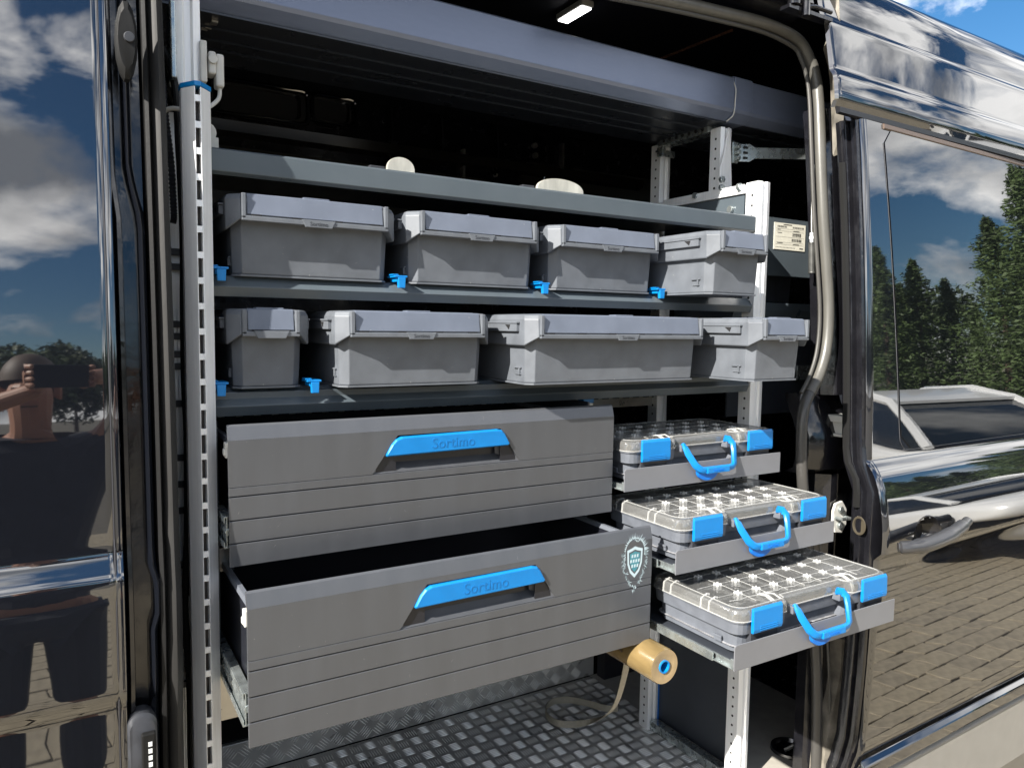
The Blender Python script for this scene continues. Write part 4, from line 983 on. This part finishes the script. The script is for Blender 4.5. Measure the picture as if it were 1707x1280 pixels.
storage_box(1.178, 1.356, 1.020, R2+.001, 'narrow grey storage box pulled farthest out at the right end of the lower row', 2, dp=.50)
# blue shelf clips
CLIPS = [((368, 440), R1, 'blue clip on the upper shelf beside the left post'), ((668, 460), R1, 'blue clip between the first and second boxes of the upper row'), ((907, 470), R1, 'blue clip between the second and third boxes of the upper row'), ((1101, 480), R1, 'blue clip beside the pulled-out box at the right of the upper row'),
         ((368, 640), R2, 'blue clip on the lower shelf beside the left post'), ((524, 636), R2, 'blue clip between the small shaded box and the wide box')]
clip0 = None
for (u, v), zz, lab in CLIPS:
    p = at(u, v, 1.243)
    if clip0 is None:
        c = thing('shelf_clip', lab, 'clip', (p.x, 1.243, zz), 'blue clips on the shelf edges'); p0 = (p.x, 1.243, zz)
        b = MB(); b.box(p.x-.013, p.x+.011, 1.238, 1.275, zz+.0075, zz+.0110); b.box(p.x-.015, p.x-.004, 1.242, 1.262, zz+.0112, zz+.0135); b.build('clip_plate', BLUE, c, bevel=.0008)
        b = MB(); b.prism([(p.x-.006, zz-.011), (p.x+.006, zz-.011), (p.x+.007, zz+.0073), (p.x-.007, zz+.0073)], 1.236, 1.244, 'y'); b.box(p.x-.008, p.x+.007, 1.244, 1.272, zz-.0, zz+.0098); b.build('clip_foot', BLUE, c, bevel=.0008)
        clip0 = c
    else:
        c = copy_tree(clip0); c.location = (p.x, 1.243, zz+H); c['label'] = lab
# blue and white end block on the rail under the lower shelf
p = at(981, 672, 1.30)
t = thing('end_block', 'white block with blue cap on the rail below the lower shelf', 'connector', (p.x, p.y, p.z-.02))
b = MB(); b.box(p.x-.013, p.x+.013, p.y, p.y+.02, p.z-.022, p.z+.0); b.build('block', WHITEP, t, bevel=.001)
b = MB(); b.box(p.x-.014, p.x+.014, p.y-.001, p.y+.021, p.z+.0005, p.z+.014); b.build('cap', BLUE, t, bevel=.001)

# ------------------------------------------------------------------ beam on top of the rack
beam = thing('roof_beam', 'long dark metallic tray resting on top of the rack under the van roof', 'beam', (.7, 1.36, .52))
def beam_seg(x0, x1, s, name, y0=1.342):
    b = MB(); P = [(y0+.030, .620), (y0+.012, .6225), (y0+.0035, .617), (y0+.0, .541), (y0+.004, .534), (y0+.026, .5165), (y0+.29, .5165), (y0+.29, .57), (y0+.285, .626)]
    P = [(y0+.14+(y-y0-.14)*s, .57+(z-.57)*s) for y, z in P]
    b.prism(P, x0, x1, 'x'); o_ = b.build(name, BEAM, beam, bevel=.0012); return o_
beam_seg(-.2, 1.437, 1.0, 'beam_body'); beam_seg(1.4375, 1.5, 1.025, 'joint_sleeve'); beam_seg(1.5005, 2.3, .985, 'beam_body')
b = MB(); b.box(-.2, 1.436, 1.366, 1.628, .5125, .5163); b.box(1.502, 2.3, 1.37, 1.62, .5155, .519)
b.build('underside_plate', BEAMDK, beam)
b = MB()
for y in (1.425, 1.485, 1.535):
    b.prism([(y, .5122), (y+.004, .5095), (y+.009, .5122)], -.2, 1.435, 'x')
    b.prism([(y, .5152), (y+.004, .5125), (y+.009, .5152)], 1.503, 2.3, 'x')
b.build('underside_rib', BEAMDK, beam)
b = MB()
for x, y, l_ in ((.235, 1.40, .016), (.23, 1.43, .004), (.225, 1.44, .004)): b.box(x-.005, x+.005, y-l_*.5, y+l_*.5, .5085, .512)
b.build('mount_hole', ALUD, beam)
# the white sealant bead at the sleeve
b = MB(); b.tube(crspline([(1.4372, 1.351, .617), (1.4378, 1.340, .59), (1.4368, 1.3395, .56), (1.437, 1.341, .54), (1.4362, 1.346, .525), (1.432, 1.362, .5155)], 5), .0014, 6); b.build('sealant_bead', WHITEP, beam, smooth=True)
# galvanised strap bracket from the post to the van's pillar
t = thing('strap_bracket', 'galvanised steel strap bolted to the upper post and reaching to the door seal', 'bracket', (1.47, 1.365, .44))
pa = at(1232, 255, 1.362); pb = at(1352, 255, 1.30)
za, zc_ = pa.z, pb.z
b = MB()
prf = [(0, .020), (.030, .023), (.045, .0135), (.06, .0135)]
ring = []
n_ = 6; top = []; bot = []
def lerpp(t): return pa.lerp(Vector((pb.x+.03, pb.y, pb.z)), t)
for t_, hh in ((0, .0215), (.13, .0225), (.2, .014), (.6, .0138), (1, .0138)):
    p = lerpp(t_); ring.append([(p.x, p.y, p.z-hh), (p.x, p.y, p.z+hh), (p.x, p.y+.003, p.z+hh), (p.x, p.y+.003, p.z-hh)])
b.loft(ring); sb = b.build('strap', GALV, t, bevel=.0008)
b = MB()
for dz in (-.013, 0, .013): p = lerpp(.085); b.box(p.x-.008, p.x+.008, p.y-.0015, p.y+.002, p.z+dz-.0028, p.z+dz+.0028)
b.build('strap_slot', BLACKH, t)
b = MB()
for dz in (-.014, 0, .014): p = lerpp(0); b.cyl((p.x-.006, p.y-.008, p.z+dz), (p.x-.006, p.y+.004, p.z+dz), .0062, 6)
b.box(pa.x-.016, pa.x+.002, pa.y+.004, pa.y+.010, pa.z-.026, pa.z+.026)
b.build('bolt', GALV, t, bevel=.0008)

# discs standing behind the lip of the top shelf
for (u0, u1, vt, vb, lab) in ((645, 692, 262, 292, 'rounded galvanised steel plate behind the top shelf edge, the left one'), (895, 973, 298, 328, 'wider rounded galvanised steel plate behind the top shelf edge, nearer the right')):
    pl_, pr_ = at(u0, vb, 1.33), at(u1, vb, 1.33); pt_ = at((u0*1.2+u1)/2.2, vt, 1.33)
    w_ = pr_.x-pl_.x; zb2 = .272
    t = thing('steel_plate', lab, 'plate', ((pl_.x+pr_.x)/2, 1.33, zb2), 'rounded steel plates on the top shelf')
    P = [(pl_.x, zb2)]
    for k in range(17):
        a = PI-PI*k/16; P.append(((pl_.x+pr_.x)/2+math.cos(a)*w_/2*(1 if k < 15 else 1), zb2+.012+(pt_.z-zb2-.012)*math.sin(a)**.75))
    P.append((pr_.x, zb2))
    b = MB(); b.prism(P, 1.33, 1.337, 'y'); b.build('plate', mat('zinc_plate', (.55, .53, .46), .45, metal=.5, noise=.25, nscale=40, stretch=(1, 1, .3)), t, bevel=.001)
    b = MB(); b.box(pl_.x-.03, pl_.x-.001, 1.338, 1.36, zb2, zb2+.02); b.build('foot', DARKP, t, bevel=.001)

# ------------------------------------------------------------------ cables, duct, socket at the left
t = thing('power_plug', 'white power plug and socket fixed beside the top of the left post', 'plug', (.215, 1.30, .40))
p = at(338, 105, 1.30)
b = MB(); b.box(p.x-.004, p.x+.006, 1.295, 1.335, p.z-.03, p.z+.034); b.build('socket', WHITEP, t, bevel=.002)
b = MB(); b.box(p.x+.008, p.x+.020, 1.295, 1.325, p.z-.016, p.z+.020); b.box(p.x+.019, p.x+.032, 1.296, 1.322, p.z-.034, p.z+.018); b.build('plug_body', WHITEP, t, bevel=.004, seg=3)
b = MB(); b.cyl((p.x+.014, 1.290, p.z+.006), (p.x+.014, 1.296, p.z+.006), .007, 14); b.build('plug_cap', WHITEP, t, bevel=.001)
c = crspline([(p.x+.026, 1.306, p.z-.034), (p.x+.024, 1.306, p.z-.05), (p.x+.010, 1.30, p.z-.066), (p.x-.004, 1.29, p.z-.075)], 5)
b = MB(); b.tube(c, .0032, 8); b.build('cord', WHITEP, t, smooth=True)
c = crspline([(.172, 1.262, .318), (.155, 1.262, .322), (.140, 1.27, .318), (.128, 1.29, .30)], 5)
b = MB(); b.tube(c, .0035, 8); b.build('cord', WHITEP, t, smooth=True)
q = at(357, 235, 1.29)
b = MB(); b.box(q.x-.012, q.x+.006, 1.285, 1.30, .274, .292); b.cyl((q.x-.012, 1.29, .300), (q.x-.012, 1.30, .300), .016, 16)
tag(b.build('junction_box', WHITEP, bevel=.001), 'small white junction box behind the slotted post above the top shelf', 'socket')
# black corrugated conduit
P = [at(u, v, 1.30) for u, v in ((272, 135), (274, 175), (279, 220), (285, 270), (288, 320), (290, 360), (288, 372))]
cc_ = crspline(P, 14); rr = [.0042 if i % 2 else .0055 for i in range(len(cc_))]
b = MB(); b.tube(cc_, rr, 8); tag(b.build('corrugated_conduit', DARKP), 'black corrugated conduit curving down behind the left door seal', 'conduit')
P = [at(u, v, 1.29) for u, v in ((272, 80), (284, 110), (294, 160), (298, 240), (303, 330), (306, 430), (306, 520), (308, 640), (312, 720), (313, 860), (310, 960), (308, 1020), (316, 1130), (318, 1250), (320, 1300))]
b = MB(); b.tube(crspline(P, 6), .0058, 10); o = b.build('black_cable', RUBDK, smooth=True); tag(o, 'thick black cable hanging down beside the slotted left post', 'cable')
# slim aluminium duct with black clips
t = thing('cable_duct', 'slim ribbed aluminium duct with black clips behind the left seal', 'duct', (.165, 1.36, FZ))
xd0, xd1 = .150, .172
b = MB()
for k in range(4): x = xd0+k*.0058; b.box(x, x+.0038, 1.355, 1.36, FZ, .02)
b.box(xd0, xd1, 1.36, 1.365, FZ, .34)
b.build('duct_profile', ALU, t)
for v in (420, 445, 540, 560, 590, 610, 672, 762, 806, 850, 940, 985, 1075, 1115, 1140):
    z = at(297, v, 1.355).z
    b = MB(); b.box(xd0-.003, xd1+.001, 1.349, 1.3545, z-.006, z+.005); b.box(xd0-.002, xd0+.004, 1.346, 1.349, z-.008, z+.007); b.box(xd1-.004, xd1+.002, 1.346, 1.349, z-.008, z+.007); b.build('duct_clip', DARKP, t, bevel=.0008)

# ------------------------------------------------------------------ second rack at the right, seen past the post
XB = 1.50
rack2 = thing('rear_rack', 'dark steel rear rack past the right post carrying a paper label', 'shelving', (1.7, 1.38, FZ))
pa = at(1287, 362, 1.38); pb = at(1287, 452, 1.38); pe = at(1290, 505, 1.38); pf = at(1290, 540, 1.38); pg = at(1290, 545, 1.38); ph = at(1290, 690, 1.38)
b = MB(); b.box(XB, 2.1, 1.38, 1.39, pb.z-.012, pa.z); b.build('rack_panel', SHELF, rack2, bevel=.001)
b = MB(); b.prism([(1.38, pe.z), (1.375, pe.z-.02), (1.385, pf.z), (1.6, pf.z), (1.6, pe.z)], XB, 2.1, 'x'); b.build('rack_shelf', SHELF, rack2, bevel=.001)
b = MB(); b.box(XB, 2.1, 1.39, 1.395, ph.z, pg.z-.005); b.build('rack_panel', SHELFDK, rack2)
b = MB(); q = at(1338, 620, 1.37); b.box(q.x-.02, q.x+.04, 1.37, 1.376, q.z-.022, q.z+.018); b.build('label_plate', GALV, rack2)
# label: paper with printed lines and bar codes
A, B = at(1292, 371, 1.377), at(1344, 420, 1.377)
zt_, zb2 = at(1292, 370, 1.377).z, at(1292, 415, 1.377).z; xa, xb = A.x, at(1344, 377, 1.377).x
t = thing('paper_label', 'cream paper label with bar codes stuck on the rear rack panel', 'label', ((xa+xb)/2, 1.3785, zb2))
b = MB(); b.box(xa, xb, 1.3785, 1.3795, zb2, zt_); b.build('paper', PAPER, t)
b = MB(); W_ = xb-xa; H_ = zt_-zb2; y = 1.3782; R_ = random.Random(2)
def ln(x0, x1, z0, z1): b.quad((xa+W_*x0, y, zb2+H_*z0), (xa+W_*x1, y, zb2+H_*z0), (xa+W_*x1, y, zb2+H_*z1), (xa+W_*x0, y, zb2+H_*z1))
ln(.28, .55, .93, .96)
for z0, z1, x0_, x1_ in ((.83, .90, .10, .38), (.83, .90, .58, .92), (.52, .66, .58, .86), (.33, .44, .56, .88)):
    x = x0_
    while x < x1_: wv = R_.uniform(.006, .02); ln(x, x+wv, z0, z1); x += wv+R_.uniform(.006, .02)
for z in (.78, .70, .48, .28, .2): ln(.05, .95, z, z+.006)
for z in (.74, .62, .24): ln(.1, .1+R_.uniform(.08, .2), z, z+.02); ln(.6, .8, z-.02, z)
for k in range(14): ln(.06+k*.045, .085+k*.045, .08, .10)
ln(.82, .94, .07, .11)
b.build('print', INK, t)
# dark box on the rear rack shelf
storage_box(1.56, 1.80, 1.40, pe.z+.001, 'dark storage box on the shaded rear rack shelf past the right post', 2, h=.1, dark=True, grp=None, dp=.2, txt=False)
# cable with a cylindrical end by the seal
t = thing('stay_cable', 'thin white stay cable with a dark cylindrical end beside the door seal', 'cable', (1.60, 1.22, .1))
P = [at(u, v, 1.20) for u, v in ((1357, 275), (1354, 320), (1353, 360), (1353, 388))]
b = MB(); b.tube(crspline(P, 5), .0014, 8); b.build('cable', WHITEP, t, smooth=True)
p0, p1 = at(1353, 388, 1.20), at(1353, 404, 1.20); b = MB(); b.cyl(p0, p1, .0045, 10); b.cyl(p0.lerp(p1, .4), p0.lerp(p1, .7), .006, 8); b.build('ferrule', ALU, t, bevel=.0008)
p2 = at(1353, 456, 1.20); b = MB(); b.cyl(p1, p2, .0075, 14); b.cyl(p2, p2+Vector((0, 0, .004)), .0085, 14); b.build('damper', mat('worn_cylinder', (.10, .10, .095), .4, metal=.6, noise=.4, nscale=40), t, bevel=.001)

# ------------------------------------------------------------------ tape roll and strap
rx, rz = .945, -.632
t = thing('tape_roll', 'brown roll of tape with a blue core hanging below the lower drawer', 'tape roll', (rx, 1.09, rz-.034))
b = MB(); n_ = 36
def circ(r_, y): return [(rx+math.cos(2*PI*k/n_)*r_, y, rz+math.sin(2*PI*k/n_)*r_) for k in range(n_)]
b.loft([circ(.0335, 1.205), circ(.034, 1.20), circ(.034, 1.008), circ(.0325, 1.004)], cap=False); b.build('tape_winding', TAPE, t, smooth=True)
b = MB(); b.loft([circ(.0325, 1.004), circ(.025, 1.0045), circ(.0125, 1.006)], cap=False); b.build('tape_edge', TAPEEND, t)
b = MB(); b.loft([circ(.0335, 1.205), circ(.0125, 1.205)], cap=False); b.build('tape_edge', TAPEEND, t)
b = MB(); b.loft([circ(.0125, 1.206), circ(.0125, 1.003), circ(.0100, 1.003), circ(.0100, 1.206)], cap=False); b.build('core', BLUE, t, smooth=True)
b = MB(); b.box(rx-.045, rx-.030, 1.13, 1.17, rz+.012, rz+.036); b.build('hook', BLUED, t, bevel=.001)
b = MB()
R_ = random.Random(8)
for k in range(22):
    a = R_.uniform(1.9, 3.0); y = 1.10+R_.uniform(-.02, .03); r_ = .0343
    p = Vector((rx+math.cos(a)*r_, y, rz+math.sin(a)*r_)); b.box(p.x-.0015, p.x+.0015, p.y-.004, p.y+.004, p.z-.0015, p.z+.002)
b.build('glue_smear', mat('brown_smear', (.08, .05, .03), .5), t)
# webbing strap: hangs from the roll down to a loop on the floor
def fl_pt(u, v, z=FZ+.02):
    c = ((u-853.5)/FPX, (v-640)/FPX, 1); r = r0*c[0]+r1*c[1]+r2*c[2]; return r*(z/r.z)
SPp = [at(1048, 1082, 1.12), at(1046, 1100, 1.13), at(1040, 1130, 1.18), at(1030, 1165, 1.28), at(1018, 1185, 1.36), fl_pt(1000, 1197, -1.10), fl_pt(965, 1206), fl_pt(930, 1205), fl_pt(912, 1192), fl_pt(911, 1178), fl_pt(925, 1168), fl_pt(950, 1166), fl_pt(980, 1172), fl_pt(1010, 1180), fl_pt(1030, 1180)]
pp = crspline(SPp, 6)
b = MB(); rg = []
for i, p in enumerate(pp):
    k = i/len(pp)
    d = (pp[min(i+1, len(pp)-1)]-pp[max(i-1, 0)]).normalized()
    side_ = Vector((.0105, .003, 0)) if k < .33 else (Vector((0, 0, .0105)) if k > .42 else Vector((.0105, .003, 0)).lerp(Vector((0, 0, .0105)), (k-.33)/.09))
    nn = d.cross(side_).normalized()*.0009
    rg.append([p-side_-nn, p+side_-nn, p+side_+nn, p-side_+nn])
b.loft(rg); tag(b.build('webbing_strap', STRAP), 'beige webbing strap hanging from the roll and looped on the tread plate floor', 'strap')

# ------------------------------------------------------------------ photographer (seen as a reflection in the front door)
per = thing('person', 'person in a dark shirt holding up a phone, reflected in the front door', 'person', (-.10, -.45, GZ))
def skinned(name, joints, edges, mt, parent, root=0, sub=2):
    me = bpy.data.meshes.new(name); me.from_pydata([(x, y, z+H) for x, y, z, r in joints], edges, []); me.materials.append(mt)
    o = bpy.data.objects.new(name, me); COL.objects.link(o)
    o.parent = parent
    me.transform(Matrix.Translation(-world_loc(parent)))
    sk = o.modifiers.new('skin', 'SKIN')
    if not me.skin_vertices: me.attributes.new
    bm_ = bmesh.new(); bm_.from_mesh(me); ly_ = bm_.verts.layers.skin.verify()
    bm_.verts.ensure_lookup_table()
    for v, (x, y, z, r) in zip(bm_.verts, joints):
        v[ly_].radius = r if isinstance(r, tuple) else (r, r); v[ly_].use_root = (v.index == root)
    bm_.to_mesh(me); bm_.free()
    sd = o.modifiers.new('sub', 'SUBSURF'); sd.levels = sd.render_levels = sub
    for p_ in me.polygons: p_.use_smooth = True
    return o
BX, BY = -.10, -.50
J = [(BX, BY, -.80, (.15, .11)), (BX, BY, -.55, (.14, .10)), (BX, BY-.02, -.32, (.17, .11)), (BX, BY-.01, -.22, (.07, .065)), (BX, BY+.01, -.16, (.055, .06)), (BX, BY+.015, -.06, (.072, .09)), (BX, BY+.01, .03, (.068, .085)),
     (BX-.19, BY, -.26, .062), (BX-.30, BY+.12, -.24, .046), (BX-.20, BY+.28, -.13, .036), (-.055, -.075, -.03, .026),
     (BX+.19, BY, -.26, .062), (BX+.31, BY+.12, -.03, .043), (BX+.25, BY+.26, .015, .034), (.055, -.075, .0, .026),
     (BX-.10, BY, -.88, .095), (BX-.11, BY+.01, -1.25, .07), (BX-.12, BY-.01, -1.66, .048), (BX-.13, BY+.14, -1.71, .035),
     (BX+.10, BY, -.88, .095), (BX+.11, BY+.01, -1.25, .07), (BX+.12, BY-.01, -1.66, .048), (BX+.13, BY+.14, -1.71, .035)]
Ed = [(0, 1), (1, 2), (2, 3), (3, 4), (4, 5), (5, 6), (2, 7), (7, 8), (8, 9), (9, 10), (2, 11), (11, 12), (12, 13), (13, 14), (0, 15), (15, 16), (16, 17), (17, 18), (0, 19), (19, 20), (20, 21), (21, 22)]
body = skinned('body', J, Ed, SKIN, per)
SHIRT = mat('dark_shirt', (.012, .013, .022), .8, noise=.3, nscale=30)
J2 = [(BX, BY, -.84, (.165, .125)), (BX, BY, -.55, (.155, .118)), (BX, BY-.02, -.32, (.185, .125)), (BX, BY-.008, -.205, (.088, .085)), (BX-.19, BY, -.26, .077), (BX-.27, BY+.085, -.245, .064), (BX+.19, BY, -.26, .077), (BX+.30, BY+.065, -.175, .064)]
skinned('shirt', J2, [(0, 1), (1, 2), (2, 3), (2, 4), (4, 5), (2, 6), (6, 7)], SHIRT, per)
J3 = [(BX, BY, -.86, (.16, .12)), (BX-.10, BY, -.92, .115), (BX-.11, BY+.01, -1.25, .086), (BX-.12, BY-.01, -1.62, .07), (BX+.10, BY, -.92, .115), (BX+.11, BY+.01, -1.25, .086), (BX+.12, BY-.01, -1.62, .07)]
skinned('trousers', J3, [(0, 1), (1, 2), (2, 3), (0, 4), (4, 5), (5, 6)], mat('dark_trousers', (.02, .022, .03), .8), per)
HAIR = mat('brown_hair', (.07, .045, .03), .6)
b = MB(); hx, hy, hz_ = BX, BY+.0, .005
rings = []
for k in range(9):
    th = PI*.5*k/8; r_ = math.cos(th); rings.append([(hx+math.cos(a)*.083*r_, hy-.012+math.sin(a)*.10*r_*(1 if math.sin(a) < 0 else .86), hz_+.015+.105*math.sin(th)-(.05 if math.sin(a) < -.2 else 0)*(1-k/8)) for a in [2*PI*j/20 for j in range(20)]])
b.loft(rings, capa=False); b.build('hair', HAIR, per, smooth=True)
b = MB()
for sx_ in (-1, 1):
    b.loft([[(hx+sx_*(.074+dx), hy+.0+math.cos(a)*.016*s_, hz_-.035+math.sin(a)*.03*s_) for a in [2*PI*j/12 for j in range(12)]] for s_, dx in ((.6, -.01), (1, .008), (.8, .014))])
b.build('ear', SKIN, per, smooth=True)
b = MB(); b.loft([[(hx-.014, hy+.098, hz_-.06), (hx+.014, hy+.098, hz_-.06), (hx, hy+.12, hz_-.055)], [(hx-.008, hy+.1, hz_-.015), (hx+.008, hy+.1, hz_-.015), (hx, hy+.108, hz_-.015)]]); b.build('nose', SKIN, per, smooth=True)
b = MB()
for sx_ in (-1, 1): b.box(hx+sx_*.032-.013, hx+sx_*.032+.013, hy+.093, hy+.100, hz_-.024, hz_-.016)
b.box(hx-.022, hx+.022, hy+.093, hy+.099, hz_-.092, hz_-.086); b.build('eyes_and_mouth', HAIR, per)
# fingers gripping the phone edges
fw = r2; rt = r0; dn = r1
for sgn in (-1, 1):
    wrist = Vector((sgn*.055, -.075, -.03 if sgn < 0 else 0))
    J4 = [(*wrist, .024), (*(rt*sgn*.078-fw*.045+dn*.012), .021)]
    E4 = [(0, 1)]
    for k in range(4):
        o_ = -.030+k*.019; base = rt*sgn*.082+dn*o_-fw*.030; tip = rt*sgn*.083+dn*o_-fw*(.012-.002*k); end = rt*sgn*.078+dn*o_-fw*.009
        i0 = len(J4); J4 += [(*base, .0085), (*tip, .008), (*end, .007)]; E4 += [(1, i0), (i0, i0+1), (i0+1, i0+2)]
    i0 = len(J4); J4 += [(*(rt*sgn*.066+dn*.034-fw*.036), .0095), (*(rt*sgn*.055+dn*.020-fw*.034), .008)]; E4 += [(1, i0), (i0, i0+1)]
    skinned('hand', J4, E4, SKIN, per, 0, 1)
phone = thing('phone', 'dark smartphone held up horizontally by the photographer', 'phone', (0, 0, -.03))
b = MB(); R3 = Matrix(((rt.x, dn.x, fw.x), (rt.y, dn.y, fw.y), (rt.z, dn.z, fw.z))).to_4x4()
b.box(-.074, .074, -.036, .036, -.024, -.016, R3); b.build('phone_body', mat('phone_black', (.01, .01, .012), .15), phone, bevel=.0015)
b = MB(); b.box(-.070, .070, -.033, .033, -.0252, -.0243, R3); b.build('phone_screen', mat('phone_screen', (.005, .005, .006), .08), phone)
